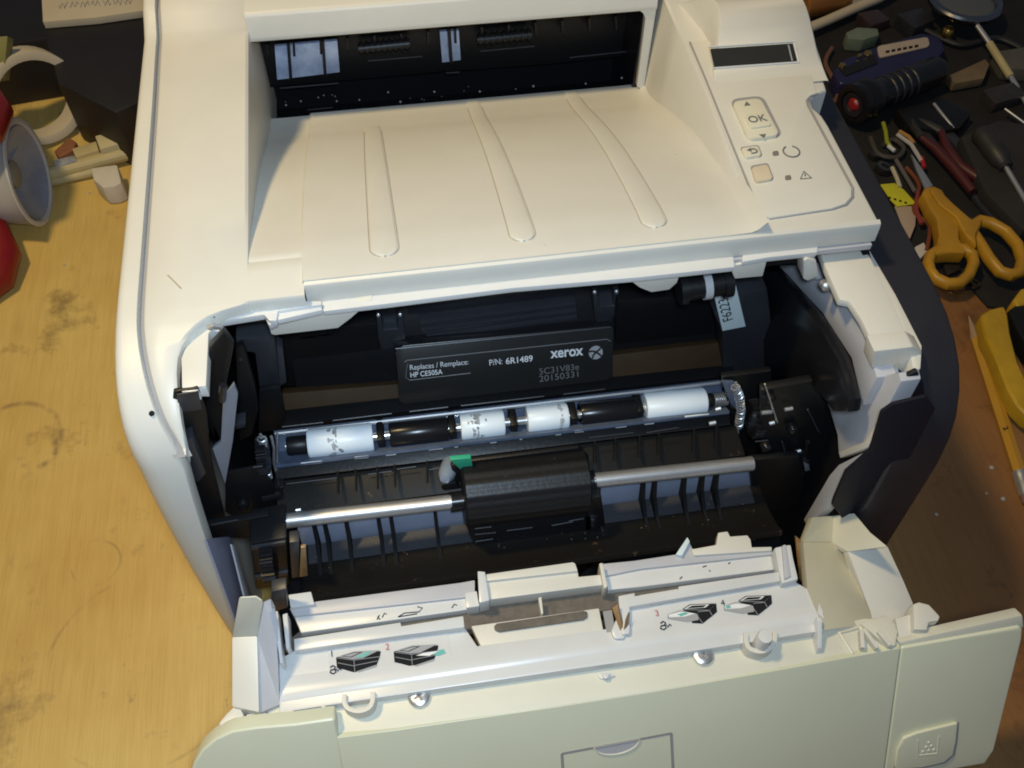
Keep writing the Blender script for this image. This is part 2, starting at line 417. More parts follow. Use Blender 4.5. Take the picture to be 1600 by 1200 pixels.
# three long ridges on the tray
def ridge(uv, w0, w1, ylen):
    xf = PZ(uv[0], uv[1], .882)
    mb = MB(); rows = []; n = 40
    y0 = xf.y; hw0, hw1 = w0 / 2, w1 / 2
    for k in range(n + 1):
        t = (k / n) ** 2.2; y = y0 + (ylen - y0) * t
        hw = hw0 + (hw1 - hw0) * t
        d = y - y0
        if d < hw: hw *= math.sqrt(max(.02, 1 - (1 - d / hw) ** 2))
        z = ztray(y); x = xf.x
        rows.append([V((x - hw - .0005, y, z - .002)), V((x - hw + .0012, y, z + .0018)), V((x - hw + .003, y, z + .0024)), V((x, y, z + .0025)), V((x + hw - .003, y, z + .0024)), V((x + hw - .0012, y, z + .0018)), V((x + hw + .0005, y, z - .002))])
    mb.loft(rows, caps=False, closed=False)
    o = mb.build("tray_ridge", WHITE, pr, angle=50)
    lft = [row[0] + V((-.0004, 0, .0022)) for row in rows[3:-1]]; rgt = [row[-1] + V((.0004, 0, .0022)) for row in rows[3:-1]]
    MB().tube(list(reversed(lft)) + rgt, .0008, 5).build("ridge_outline", LINETAN, o)  # thin darker line drawn along the ridge edges
    return o
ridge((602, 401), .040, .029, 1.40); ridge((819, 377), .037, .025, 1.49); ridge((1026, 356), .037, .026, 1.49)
# front wall of the tray and its lip
mb = MB(); mb.prism([(-.13, .887, .8835), (-.13, .880, .8805), (-.13, .8785, .874), (-.13, .8765, .848), (-.13, .895, .846)], (.830, 0, 0)); mb.build("front_wall", WHITE, pr, .0015)
prism("front_lip", GLOSSW, pr, zs([(503, 470), (600, 458), (800, 432), (1000, 415), (1146, 400), (1148, 417), (1000, 433), (800, 450), (600, 475), (505, 486)], .849), (0, 0, -.010), .0015)
prism("front_lip", GLOSSW, pr, zs([(1160, 396), (1279, 380), (1277, 394), (1200, 402), (1160, 409)], .849), (0, 0, -.010), .0015)
prism("front_lip", GLOSSW, pr, zs([(330, 504), (412, 491), (420, 500), (432, 501), (434, 486), (502, 476), (503, 470), (470, 470), (400, 478), (345, 490)], .858), (0, 0, -.012), .0015)
prism("lip_step", GLOSSW, pr, zs([(434, 489), (502, 479), (504, 484), (433, 500)], .853), (0, 0, -.010), .0015)
prism("lip_notch", LILAC, pr, zs([(412, 492), (420, 486), (434, 486), (433, 503), (420, 508)], .850), (0, 0, -.010), .0015)
for pts in ([(414, 494), (424, 523), (430, 524), (528, 513), (548, 498), (582, 468), (505, 480), (440, 490)],
            [(978, 434), (1000, 450), (1018, 457), (1046, 453), (1058, 442), (1064, 424)],
            [(1140, 416), (1148, 436), (1192, 432), (1199, 405)]):
    prism("lip_skirt", WHITE, pr, ys(pts, .868), (0, .010, 0), .002)
mb = MB(); mb.prism([(-.13, .872, .846), (-.13, .872, .836), (-.13, .885, .836), (-.13, .885, .846)], (.825, 0, 0)); mb.build("lip_back", LILAC, pr, .001)

# corner ledge at the upper left of the opening
prism("corner_ledge", WHITE, pr, zs([(284, 606), (283, 560), (296, 527), (330, 503), (346, 500), (326, 520), (322, 603)], .859), (0, 0, -.02), .002)
prism("ledge_edge", GLOSSW, pr, zs([(282, 605), (322, 601), (322, 606), (310, 606), (309, 611), (284, 612)], .856), (0, 0, -.02), .001)
prism("hinge_clip", LILAC, pr, ys([(326, 520), (344, 517), (347, 538), (330, 541)], .84), (0, .02, 0), .002)
mb = MB(); mb.tube(ys([(326, 512), (334, 509), (345, 511)], .838), .004, 8); mb.build("clip_pin", METAL, pr)

# right: bracket block beside the opening, dark side panel
BR = [(1278, 384), (1348, 376), (1427, 541), (1368, 548), (1361, 530), (1345, 497), (1328, 471), (1312, 468), (1289, 415)]
prism("door_bracket", WHITE, pr, zs(BR, .82), (0, 0, -.014), .003)
prism("bracket_flange", WHITE, pr, zs([(1340, 379), (1353, 380), (1400, 460), (1441, 540), (1439, 576), (1427, 578), (1421, 545)], .80), (0, 0, -.04), .003)
prism("bracket_front", WHITE, pr, ys([(1366, 549), (1427, 542), (1441, 550), (1438, 576), (1412, 585), (1404, 578), (1372, 584), (1361, 574)], .700), (0, .03, 0), .003)
prism("bracket_box", LILAC, pr, ys([(1373, 587), (1405, 581), (1408, 596), (1397, 606), (1374, 640), (1352, 642), (1346, 636)], .695), (0, .02, 0), .002)
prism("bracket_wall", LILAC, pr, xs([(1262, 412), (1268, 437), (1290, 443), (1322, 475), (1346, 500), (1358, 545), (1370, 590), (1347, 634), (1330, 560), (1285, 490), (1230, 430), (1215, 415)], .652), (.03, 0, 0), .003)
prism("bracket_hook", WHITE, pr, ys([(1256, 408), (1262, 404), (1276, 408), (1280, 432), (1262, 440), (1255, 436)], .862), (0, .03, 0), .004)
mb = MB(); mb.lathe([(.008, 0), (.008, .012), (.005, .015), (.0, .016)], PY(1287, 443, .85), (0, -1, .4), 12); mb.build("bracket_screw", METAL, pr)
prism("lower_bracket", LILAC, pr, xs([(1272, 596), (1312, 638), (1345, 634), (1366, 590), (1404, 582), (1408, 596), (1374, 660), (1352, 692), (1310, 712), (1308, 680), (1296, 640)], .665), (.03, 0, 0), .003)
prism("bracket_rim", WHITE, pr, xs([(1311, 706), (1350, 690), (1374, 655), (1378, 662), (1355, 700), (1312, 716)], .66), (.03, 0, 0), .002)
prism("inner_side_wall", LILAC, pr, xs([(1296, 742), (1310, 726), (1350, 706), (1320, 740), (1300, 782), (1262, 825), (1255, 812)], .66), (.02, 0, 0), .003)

SIDE = [(1.95, .80), (1.24, .797), (1.05, .797), (.90, .797), (.83, .796), (.775, .790), (.735, .778), (.70, .758), (.672, .73), (.650, .695), (.636, .655), (.626, .60), (.620, .52), (.613, .42), (.607, .34), (.605, .2), (.607, .02)]
sp = [(y, z) for y, z in SIDE] + [(1.95, .02)]
mb = MB(); mb.prism([(.706, y, z) for y, z in sp], (.089, 0, 0)); mb.build("dark_side_panel", DARK, pr, .010, seg=3)
prism("dark_pillar", PILL, pr, ys([(1377, 645), (1396, 632), (1448, 620), (1462, 640), (1420, 720), (1372, 800), (1345, 850), (1300, 790), (1302, 782), (1321, 738), (1359, 705)], .63), (0, .006, 0), .003)
prism("pillar_cap", PILL, pr, ys([(1376, 643), (1398, 606), (1410, 592), (1434, 580), (1444, 600), (1446, 622), (1396, 634)], .66), (0, .008, 0), .003)

# ---- control panel
cp = prism("control_panel", WHITE, pr, zs([(1080, 66), (1100, 112), (1150, 235), (1187, 326), (1193, 336), (1203, 340), (1300, 325), (1321, 318), (1331, 307), (1331, 294), (1322, 278), (1262, 166), (1260, 156), (1266, 149), (1277, 145), (1271, 125), (1258, 62), (1250, 46)], .885), (0, 0, -.012), .003)
mb = MB(); mb.tube(zs([(1078, 66), (1098, 112), (1148, 235.5), (1185, 327), (1191.5, 337.5), (1202.5, 341.5), (1301, 326.5), (1322.5, 319.5), (1332.8, 307.5), (1332.5, 293.5), (1263.5, 166), (1261.5, 156.5), (1267, 150), (1279, 146.2)], .8815), .0017, 6); mb.build("panel_seam", SEAM, pr)
HP = [(1.203, .8835), (1.218, .8848), (1.231, .8872), (1.240, .890), (1.27, .9102), (1.298, .929), (1.311, .9365), (1.325, .942), (1.345, .944), (1.37, .940), (1.41, .915), (1.45, .88)]
mb = MB()
rows = []
for y, z in HP:
    xl = .546 + .024 * max(0, min(1, (z - .885) / .06)); xr = .738 + .004 * (y - 1.2) / .2 - .012 * max(0, min(1, (z - .885) / .06))
    rows.append([V((xl, y, .878)), V((xl + .002, y, z - .006 if z > .89 else z - .001)), V((xl + .007, y, z)), V((xr - .007, y, z)), V((xr - .002, y, z - .006 if z > .89 else z - .001)), V((xr, y, .878))])
mb.loft(rows, caps=False, closed=False)
hump = mb.build("display_housing", WHITE, pr, angle=50)
hp0 = V((.6, 1.243, .892)); hn = V((1, 0, 0)).cross(V((0, .055, .037))).normalized()
def PH(u, v, k=0): return PL(u, v, hp0 + hn * k, hn)
lc = prism("display", LCD, pr, [PH(1111, 76, .0018), PH(1239, 67.5, .0018), PH(1246, 95, .0018), PH(1117, 104, .0018)], -hn * .006, .0008)
MB().tube([PH(1108, 73.5, .0006), PH(1241, 64.5, .0006), PH(1249, 97, .0006), PH(1115, 106.5, .0006)], .0016, 6, closed=True).build("display_frame", GLOSSW, pr)
prism("display_edge", INKM, lc, [PH(1231, 70, .0026), PH(1233, 70, .0026), PH(1239, 95, .0026), PH(1237, 95, .0026)], -hn * .001, 0)
ok = prism("button_pad", BUTTON, pr, rrect(*zs([(1144, 158), (1188, 152), (1219, 210), (1170, 217)], .892), .012), (0, 0, -.01), .002)
prism("button_pad_gap", SEAM, pr, rrect(*zs([(1140, 155), (1192, 149), (1224, 213), (1168, 221)], .8858), .016), (0, 0, -.004), 0)
okb = prism("ok_button", BUTTON, ok, rrect(*zs([(1163, 179), (1195, 175), (1206, 195), (1172, 200)], .8955), .006), (0, 0, -.006), .0012)
ux = PZ(1193, 188, .9) - PZ(1170, 191, .9); uy = V((0, 1, 0))
text("button_text", "OK", .021, PZ(1171, 192.5, .8955), ux, uy, INKG, okb, bold=.012, width=.030)
prism("arrow_mark", INKG, ok, zs([(1163, 165), (1173, 164), (1166, 158)], .8928), (0, 0, -.001), 0)
prism("arrow_mark", INKG, ok, zs([(1186, 210), (1197, 209), (1194, 215)], .8928), (0, 0, -.001), 0)
bb = prism("back_button", BUTTON, pr, rrect(*zs([(1158, 231), (1184, 227), (1190, 242), (1165, 246)], .890), .005), (0, 0, -.006), .0012)
prism("button_gap", SEAM, pr, rrect(*zs([(1156, 230), (1185, 226), (1192, 243), (1164, 247)], .8858), .005), (0, 0, -.003), 0)
arc = [(1173, 233.5), (1178, 232.5), (1182, 234.5), (1183, 237), (1180, 239), (1174, 239.5)]
mb = MB(); mb.tube(zs(arc, .8905), .0013, 6); mb.prism(zs([(1167, 234.2), (1173, 230.5), (1174.5, 236.5)], .8912), (0, 0, -.001)); mb.build("back_mark", INKG, bb)
prism("cancel_button", ORBTN, pr, rrect(*zs([(1174, 261), (1199, 256), (1208, 279), (1181, 284)], .890), .006), (0, 0, -.006), .0012)
prism("button_gap", SEAM, pr, rrect(*zs([(1172, 259), (1200, 254), (1210, 280), (1180, 286)], .8858), .006), (0, 0, -.003), 0)
for (u, v) in ((1212, 239), (1231.5, 277)):
    prism("indicator_lamp", mat("indicator_lens", (.22, .19, .16), .3), pr, rrect(*zs([(u - 5, v - 3), (u + 4, v - 4), (u + 5.5, v + 2.5), (u - 4, v + 3.5)], .887), .003), (0, 0, -.003), .0006)
mb = MB(); mb.tube([PZ(1236.5, 236.5, .886) + V((.0125 * math.cos(a), .0125 * math.sin(a), 0)) for a in [math.radians(115 + 310 * k / 24) for k in range(25)]], .0012, 6); mb.build("ready_mark", INKG, pr)
mb = MB(); tri = zs([(1250.5, 279.5), (1268, 278), (1256, 267.5)], .886); mb.tube(tri, .001, 6, closed=True); mb.tube(zs([(1257.5, 271.5), (1258.5, 275)], .886), .001, 6); mb.build("attention_mark", INKG, pr)

# ---- paper output slot: dark inside with ribs and openings
mb = MB()
mb.box((-.215, 1.64, .45), (.52, 1.66, .86))
mb.prism([(-.225, 1.472, .40), (-.225, 1.64, .40), (-.225, 1.64, .862), (-.225, 1.472, .858)], (.018, 0, 0))
mb.prism([(.497, 1.486, .40), (.497, 1.64, .40), (.497, 1.64, .862), (.497, 1.486, .858)], (.018, 0, 0))
mb.prism([(-.21, 1.502, .650), (-.21, 1.64, .58), (-.21, 1.64, .565), (-.21, 1.502, .61)], (.72, 0, 0))
mb.prism([(-.21, 1.48, .850), (-.21, 1.64, .845), (-.21, 1.64, .86), (-.21, 1.48, .855)], (.72, 0, 0))
mb.build("slot_interior", BLACKG, pr)
SLB = 1.560
prism("slot_baffle", BLACK, pr, ys([(396, 62), (1008, 12), (1003, 85), (860, 100), (725, 110), (690, 112), (535, 126), (430, 135), (410, 140)], SLB + .03), (0, .02, 0), .001)
def slot_plate(quad, bars, nm):
    p = prism("slot_plate", ZINC, pr, ys(quad, SLB + .010), (0, .008, 0), .001)
    (x0, y0), (x1, y1), (x2, y2), (x3, y3) = quad
    for t in bars:
        a = (x0 + (x1 - x0) * t, y0 + (y1 - y0) * t); b = (x3 + (x2 - x3) * t, y3 + (y2 - y3) * t)
        prism("slot_rib", BLACK, pr, ys([(a[0] - 2.4, a[1] - 2), (a[0] + 2.4, a[1] - 2), (b[0] + 2.4, b[1] + 4), (b[0] - 2.4, b[1] + 4)], SLB - .012), (0, .02, 0), .001)
slot_plate([(429, 73), (527, 64), (531, 113), (433, 125)], (.22, .77), "wide")
slot_plate([(687, 50), (717, 48), (720, 94), (691, 98)], (.5,), "narrow")
lines("slot_edge", GREYB, pr, [[PY(*a, SLB), PY(*b, SLB)] for (a, b) in (((437, 138), (529, 130)), ((697, 114), (718, 113)), ((890, 90), (985, 80)), ((575, 95), (660, 88)), ((750, 80), (835, 72)), ((480, 172), (520, 168)))], .0016, 6)
for k in range(14):
    u = 415 + k * 42; mb = MB()
    mb.prism(ys([(u, 70 - k * 3.4), (u + 4, 70 - k * 3.4), (u + 5, 92 - k * 3.4), (u + 1, 92 - k * 3.4)], SLB + .005), (0, .02, 0)); mb.build("slot_fin", BLACKG, pr, .001)
for (u0, u1, v) in ((560, 640, 72), (745, 830, 58)):
    mb = MB(); a = PY(u0, v + 4, SLB + .004); b = PY(u1, v - 4, SLB + .004); mb.tube([a, b], .010, 12)
    for k in range(9):
        q = a.lerp(b, (k + .5) / 9); mb.tube([q - V((.002, 0, 0)), q + V((.002, 0, 0))], .013, 12)
    mb.build("exit_roller", BLACK, pr)
mb = MB()  # pale specks stand in for glints of light in the dusty slot
for k in range(26):
    u = 425 + random.random() * 560; v = 165 - (u - 420) * .055 + random.uniform(-14, 8)
    q = PY(u, v, 1.50); r = random.uniform(.0008, .0024)
    mb.lathe([(0, -r), (r, -r * .3), (r * .8, r * .4), (0, r)], q, (random.random(), -1, .5), 6)
mb.build("slot_glint", mat("glint_grey", (.26, .26, .28), .4), pr, kind="stuff")

# ================================================================== INSIDE OF THE OPENING
mb = MB()
mb.box((-.30, 1.16, .10), (.70, 1.19, .79))          # rear
mb.box((-.30, .64, .10), (.70, 1.16, .14))           # floor
mb.prism([(-.305, .80, .10), (-.305, 1.17, .10), (-.305, 1.17, .79), (-.305, .90, .83), (-.305, .80, .82)], (.012, 0, 0))
mb.prism([(.69, .70, .10), (.69, 1.17, .10), (.69, 1.17, .79), (.69, .90, .83), (.69, .73, .76), (.69, .66, .6)], (.012, 0, 0))
mb.box((-.30, .90, .79), (.69, 1.17, .805))
mb.build("inner_chassis", BLACK, pr)
# left guide rails
def pxp(name, m, pts, x, t=.02, b=.002): return prism(name, m, pr, xs(pts, x), (-t, 0, 0), b)
def pyp(name, m, pts, y, t=.02, b=.002): return prism(name, m, pr, ys(pts, y), (0, t, 0), b)
pyp("left_cheek", BLACK, [(271, 612), (310, 606), (322, 640), (330, 720), (362, 850), (330, 858), (300, 822), (280, 770), (268, 720), (266, 660)], .745, .006)
pyp("cheek_rail", GREYB, [(284, 692), (300, 684), (322, 740), (310, 754), (304, 752)], .725, .02)
pyp("rail_block", GREYB, [(276, 617), (310, 611), (316, 640), (279, 646)], .742, .002)
pyp("guide_rail", BLUEG, [(349, 622), (366, 600), (372, 616), (364, 690), (352, 758), (332, 702), (345, 690)], .732, .006)
pyp("rail_arm", BLACK, [(326, 545), (350, 520), (366, 540), (352, 610), (346, 690), (326, 690), (322, 640)], .80, .012)
pyp("rail_arm", BLACK, [(368, 545), (380, 540), (398, 600), (404, 640), (394, 680), (374, 690)], .86, .012)
pyp("cartridge_guide", GREYB, [(368, 530), (430, 526), (440, 600), (438, 604), (405, 606), (398, 552), (368, 548)], .92, .05, .004)
pyp("guide_lip", GREYB, [(432, 540), (442, 545), (448, 598), (437, 604)], .90, .02)
pyp("rail_block", BLACK, [(405, 610), (438, 606), (446, 650), (440, 672), (404, 676)], .90, .01)
pyp("guide_tab", GREYB, [(366, 664), (384, 660), (384, 668), (367, 672)], .82, .02)
mb = MB(); mb.tube(ys([(349, 602), (347, 625)], .728), .005, 8); mb.build("rail_pin", BLACKG, pr)
# left bottom wall and foot
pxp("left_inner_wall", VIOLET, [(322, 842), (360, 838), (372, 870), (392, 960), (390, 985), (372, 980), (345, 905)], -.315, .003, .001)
pxp("left_inner_wall", LILAC, [(362, 850), (368, 852), (394, 935), (396, 965), (390, 962)], -.305, .003, .001)
pyp("side_frame", BLACK, [(300, 826), (420, 806), (432, 830), (388, 842), (345, 840), (306, 838)], .72, .012)
pyp("side_frame", BLACK, [(352, 740), (404, 730), (430, 760), (432, 812), (380, 816), (352, 800)], .765, .006)
pyp("gear_box", BLACK, [(390, 850), (448, 840), (452, 915), (400, 922)], .68, .06, .004)
pyp("gear_box_rib", GREYB, [(392, 856), (446, 847), (446, 851), (392, 861)], .676, .01, .001)
pyp("gear_box_rib", GREYB, [(398, 902), (450, 894), (450, 899), (398, 907)], .676, .01, .001)
pyp("tan_tab", TAPE, [(470, 856), (478, 855), (481, 900), (468, 902)], .665, .006, .001)
pyp("inner_pillar", GREYB, [(452, 848), (468, 846), (468, 902), (456, 904)], .67, .02)

# ---- toner cartridge: a thing of its own that sits in the printer
tcg = thing("toner_cartridge", (.17, 1.02, .20), "black toner cartridge with a printed white-on-black label, seated inside the open printer", "toner cartridge")
A0, A1, B1, B0 = PY(619, 548, .985), PY(958, 514, .985), PY(955, 590, .93), PY(630, 632, .93)
ln = (A1 - A0).cross(B0 - A0).normalized()
if ln.y > 0: ln = -ln
def PLb(u, v, k=0): return PL(u, v, (A0 + A1 + B0 + B1) / 4 + ln * k, ln)
mb = MB()
mb.prism([(-.20, .968, .47), (-.20, 1.0, .565), (-.20, 1.02, .600), (-.20, 1.05, .640), (-.20, 1.14, .66), (-.20, 1.14, .30), (-.20, .955, .30)], (.77, 0, 0))
mb.build("casing", BLACK, tcg, .006)
lab = prism("label_plate", LABELB, tcg, [PLb(618, 548), PLb(630, 540), PLb(952, 509), PLb(959, 514), PLb(957, 588), PLb(950, 594), PLb(632, 632), PLb(624, 628)], -ln * .02, .002)
mb = MB()
mb.tube([PLb(632, 566, .001), PLb(636, 563, .001), PLb(948, 530, .001), PLb(954, 533, .001)], .0010, 5)
mb.tube([PLb(640, 594, .001), PLb(735, 583, .001)], .0008, 5)
mb.tube([PLb(637, 568, .001), PLb(635, 578, .001), PLb(634, 590, .001), PLb(640, 594, .001)], .0007, 5)
mb.build("label_border", INKG, lab)
tx = PLb(900, 553) - PLb(700, 575); ty = PLb(700, 540) - PLb(702, 600)
def lt(s, size, u, v, u2, v2, m, bold=.0):
    wd = (PLb(u2, v2) - PLb(u, v)).length
    return text("label_text", s, size, PLb(u, v), PLb(u2, v2) - PLb(u, v), ty, m, lab, bold, .0012, 'LEFT', wd)
lt("Replaces / Remplace:", .0135, 640, 578, 731, 569, INKW)
lt("HP CE505A", .0130, 641, 589.5, 691, 584, INKW, .012)
lt("P/N: ", .0155, 764, 571, 784, 568.5, INKW)
lt("6R1489", .0155, 790, 568.5, 832, 564, INKW, .014)
lt("xerox", .0265, 861, 559, 912, 554, INKW, .022)
lt("5C31V83e", .0165, 842, 585, 904, 577, INKG)
lt("20150331", .0165, 842, 596.5, 903, 588.5, INKG)
# round emblem after the word: a ball crossed by bands
bc = PLb(931, 551, .0018); tX = tx.normalized(); tY = (ty - tX * ty.dot(tX)).normalized()
mb = MB(); R0 = .0125
mb.prism([bc + tX * (R0 * math.cos(a)) + tY * (R0 * math.sin(a)) for a in [2 * math.pi * k / 28 for k in range(28)]], -ln * .0015); mb.mi = 1
def band(pts, w):
    L_ = [bc + ln * .0006 + tX * (R0 * x) + tY * (R0 * y) for x, y in pts]
    for p, q in zip(L_, L_[1:]):
        d = (q - p).normalized(); s = d.cross(ln) * (w * R0); mb.prism([p - s, q - s, q + s, p + s], -ln * .0008)
band([(-.95, .25), (-.5, .3), (0, .12), (.5, -.3), (.75, -.6)], .13)
band([(.72, .66), (.45, .35), (.05, .1), (-.4, -.35), (-.5, -.8)], .13)
mb.build("emblem", [INKM, LABELB], lab)
# ribs above the label, grille and grip lugs
for k, (a, b, c, d) in enumerate([((655, 505), (900, 474), (901, 479), (656, 511)), ((658, 516), (901, 485), (902, 490), (659, 522)), ((660, 526), (902, 495), (903, 500), (661, 532))]):
    prism("grille_bar", GREYB, tcg, ys([a, b, c, d], 1.005), (0, .02, 0), .001)
prism("grille_panel", GREYB, tcg, ys([(636, 476), (902, 447), (902, 474), (650, 504), (640, 506)], 1.03), (0, .02, 0), .002)
prism("grille_back", BLACK, tcg, ys([(634, 476), (908, 446), (910, 520), (640, 548)], 1.045), (0, .02, 0), .002)
prism("label_ledge", BLACKG, tcg, ys([(616, 541), (955, 508), (955, 518), (618, 552)], .99), (0, .05, 0), .002)
mb = MB(); mb.tube([PY(618, 545, .986), PY(955, 511, .986)], .0012, 5); mb.tube([PY(618, 553, .984), PY(712, 543, .984)], .001, 5); mb.tube([PY(718, 540, .984), PY(785, 533, .984)], .001, 5); mb.build("ledge_edge", GREYB, tcg)
for dx_, dy_ in ((0, 0), (338, -36)):
    q = lambda pts: [(u + dx_, v + dy_) for u, v in pts]
    lug = prism("grip_lug", GREYB, tcg, ys(q([(588, 492), (595, 490), (599, 516), (622, 514), (621, 489), (629, 487), (634, 530), (618, 534), (616, 556), (600, 558), (591, 530)]), 1.0), (0, .03, 0), .003)
    prism("lug_face", GREYB, lug, ys(q([(597, 497), (621, 494), (622, 512), (600, 514)]), 1.02), (0, .01, 0), .001)
    mb = MB()
    for u in (591, 625): 
        p = PY(u + dx_, 492 + dy_ - (1 if u > 600 else 0), .998); mb.lathe([(0, -.001), (.004, 0), (.003, .003), (0, .004)], p, (0, -1, .6), 8)
    mb.build("lug_tip", METAL, lug)
# black cartridge front, bench reflection painted brown, either side of the label
prism("drum_cover", WARMREFL, tcg, [PY(440, 615, .965), PY(624, 600, .965), PY(632, 640, .93), PY(440, 664, .93)], (0, .02, -.01), .003)
prism("drum_cover", WARMREFL, tcg, [PY(957, 555, .965), PY(1128, 535, .965), PY(1130, 583, .93), PY(957, 602, .93)], (0, .02, -.01), .003)
prism("end_cap", GREYB, tcg, ys([(1115, 490), (1130, 462), (1200, 452), (1206, 505), (1206, 590), (1130, 598), (1128, 520)], .935), (0, .08, 0), .006)
prism("casing_step", BLACK, tcg, ys([(440, 520), (590, 505), (600, 590), (440, 606)], 1.0), (0, .06, 0), .004)
prism("casing_step", BLACK, tcg, ys([(965, 470), (1110, 462), (1115, 530), (960, 550)], .985), (0, .06, 0), .004)
st = prism("serial_sticker", STICK, tcg, ys([(1117, 466), (1126, 462), (1133, 459), (1150, 447), (1165, 510), (1129, 517)], .933), (0, .004, 0), 0)
sx0, sx1 = PY(1145, 499, .932), PY(1137, 465, .932)
text("sticker_text", "F6223", .024, sx0 + V((.0, 0, 0)), sx1 - sx0, PY(1100, 470, .932) - PY(1140, 464, .932), INKD, st, 0, .0012, 'LEFT', (sx1 - sx0).length)

# ---- black parts behind the lip on the right
mb = MB(); a, b = PY(1062, 452, .90), PY(1140, 440, .90)
d = (b - a)
mb.tube([a, a + d * .46], .020, 16); mb.tube([a + d * .58, b], .020, 16); mb.tube([a - d * .02, a + d * .12], .025, 16); mb.tube([a + d * .85, b + d * .02], .024, 16)
mb.build("gear_shaft", BLACK, pr); mb = MB(); mb.tube([a + d * .45, a + d * .60], .0225, 18); mb.build("gear_collar", LILAC, pr)
for (u, v) in ((492, 524), (470, 527)): pyp("back_clip", GREYB, [(u, v), (u + 26, v - 3), (u + 26, v), (u, v + 3)], 1.0, .02, .001)
# right cheek: curved lever, bosses
pxp("right_lever", BLACKG, [(1197, 418), (1225, 424), (1262, 462), (1300, 508), (1330, 560), (1347, 622), (1345, 642), (1320, 640), (1310, 625), (1272, 592), (1215, 585), (1205, 500)], .640, .02, .004)
pyp("right_cheek", BLACK, [(1190, 610), (1270, 596), (1296, 640), (1308, 690), (1306, 722), (1288, 760), (1262, 820), (1220, 826), (1190, 740)], .76, .015, .004)
pyp("right_frame", BLACK, [(1170, 720), (1250, 712), (1256, 760), (1240, 816), (1190, 825), (1176, 790)], .73, .012, .004)
pyp("right_frame", BLACK, [(1128, 590), (1206, 580), (1210, 640), (1180, 720), (1150, 700)], .82, .012, .004)
lines("frame_pin", METAL, pr, [[PY(u, v, .75), PY(u + l, v - 2, .75)] for (u, v, l) in ((1190, 645, 16), (1226, 640, 12), (1243, 706, 8), (1202, 662, 8), (1108, 662, 10), (1118, 640, 8))], .0035, 8)
lines("frame_wire", METAL, pr, [[PY(*a, .745), PY(*b, .745)] for (a, b) in (((1195, 744), (1222, 760)), ((1195, 600), (1215, 660)), ((1170, 716), (1206, 713)))], .0012, 6)
mb = MB(); mb.tube([PY(1257, 715, .74), PY(1262, 712, .74)], .012, 14); mb.tube([PY(1256, 716, .738), PY(1262, 690, .738)], .004, 8); mb.build("frame_boss", BLACKG, pr)
prism("boss_tip", BLUEG, pr, ys([(1256, 724), (1263, 720), (1266, 735), (1258, 737)], .735), (0, .01, 0), .002)
pyp("chassis_ridge", BLACK, [(436, 664), (1150, 586), (1150, 596), (436, 674)], .915, .03, .002)
lines("ridge_edge", GREYB, pr, [[PY(*a, .912), PY(*b, .912)] for (a, b) in (((440, 667), (505, 660)), ((520, 657), (612, 646)), ((640, 643), (700, 636)), ((720, 634), (850, 619)), ((880, 616), (945, 608)), ((1200, 582), (1230, 580)))], .0012)

# ---- transfer roller set under its film
YR = .83
ra, rb = PY(440, 698, YR), PY(1140, 622, YR)
def on_axis(u): return ra.lerp(rb, (u - 440) / 700.0)
mb = MB(); tr = []
for k, u in ((0, 428), (1, 1138)):
    c_ = on_axis(u); t0 = PY(u, 678 if k == 0 else 596, .866); f0 = PY(u + 2, 727 if k == 0 else 642, .798)
    tr.append([t0, V((c_.x, c_.y + .030, c_.z - .012)), V((c_.x, c_.y + .012, c_.z - .032)), f0, f0 + V((0, -.002, -.006)), V((c_.x, c_.y + .012, c_.z - .040)), V((c_.x, c_.y + .037, c_.z - .014)), t0 + V((0, .006, 0))])
mb.loft(tr); mb.build("roller_film", MYLAR, pr, .0005)
mb = MB(); mb.tube([PY(430, 678, .85), PY(1132, 597, .85)], .0035, 8); mb.build("film_edge", METAL, pr)
mb = MB(); mb.prism([PY(430, 724, .815), PY(1140, 640, .815), PY(1142, 664, .79), PY(430, 750, .79)], (0, .02, -.01)); mb.build("roller_holder", BLACK, pr, .002)
mb = MB(); mb.tube([on_axis(446), on_axis(1136)], .0075, 14); mb.build("roller_shaft", CHROME, pr)
def rollr(u0, u1, r, m, nm):
    a, b = on_axis(u0), on_axis(u1); L_ = (b - a).length
    mb = MB(); mb.lathe([(.006, 0), (r * .92, 0), (r, .003), (r, L_ - .003), (r * .92, L_), (.006, L_)], a, b - a, 32); return mb.build(nm, m, pr)
whites = [rollr(479, 576, .0235, ROLLER, "white_roller"), rollr(709, 776, .0225, ROLLER, "white_roller"), rollr(812, 876, .0225, ROLLER, "white_roller"), rollr(1000, 1098, .0235, ROLLER, "white_roller")]
for p, (u0, u1, r) in zip(whites[:3], ((512, 524, .0238), (724, 738, .0228), (862, 865, .0228))):
    a, b = on_axis(u0), on_axis(u1); L_ = (b - a).length
    mb = MB()
    ax_ = (b - a).normalized(); e1 = V((0, -1, .8)); e1 = (e1 - ax_ * e1.dot(ax_)).normalized(); e2 = ax_.cross(e1)
    for i in range(34):
        th = math.radians(random.uniform(-80, 80)); p_ = random.gauss(.5, .45) * L_; dth = random.uniform(.05, .20); dl = random.uniform(.0010, .0036); rr_ = r + random.uniform(-.0001, .0002)
        q_ = []
        for t_, l_ in ((-1, -.6), (-.4, -1), (.7, -.8), (1, .3), (.3, 1), (-.8, .7)):
            c_ = e1 * math.cos(th + t_ * dth) + e2 * math.sin(th + t_ * dth); q_.append(a + ax_ * (p_ + l_ * dl) + c_ * rr_)
        mb.add(q_, [tuple(range(6))])
    mb.build("roller_grime", GRIME, p, kind="stuff")
for (u0, u1) in ((601, 690), (896, 985)): rollr(u0, u1, .0205, BLACKG, "black_roller")
rollr(448, 478, .016, BLACK, "bush"); rollr(1098, 1112, .012, BLACK, "bush")
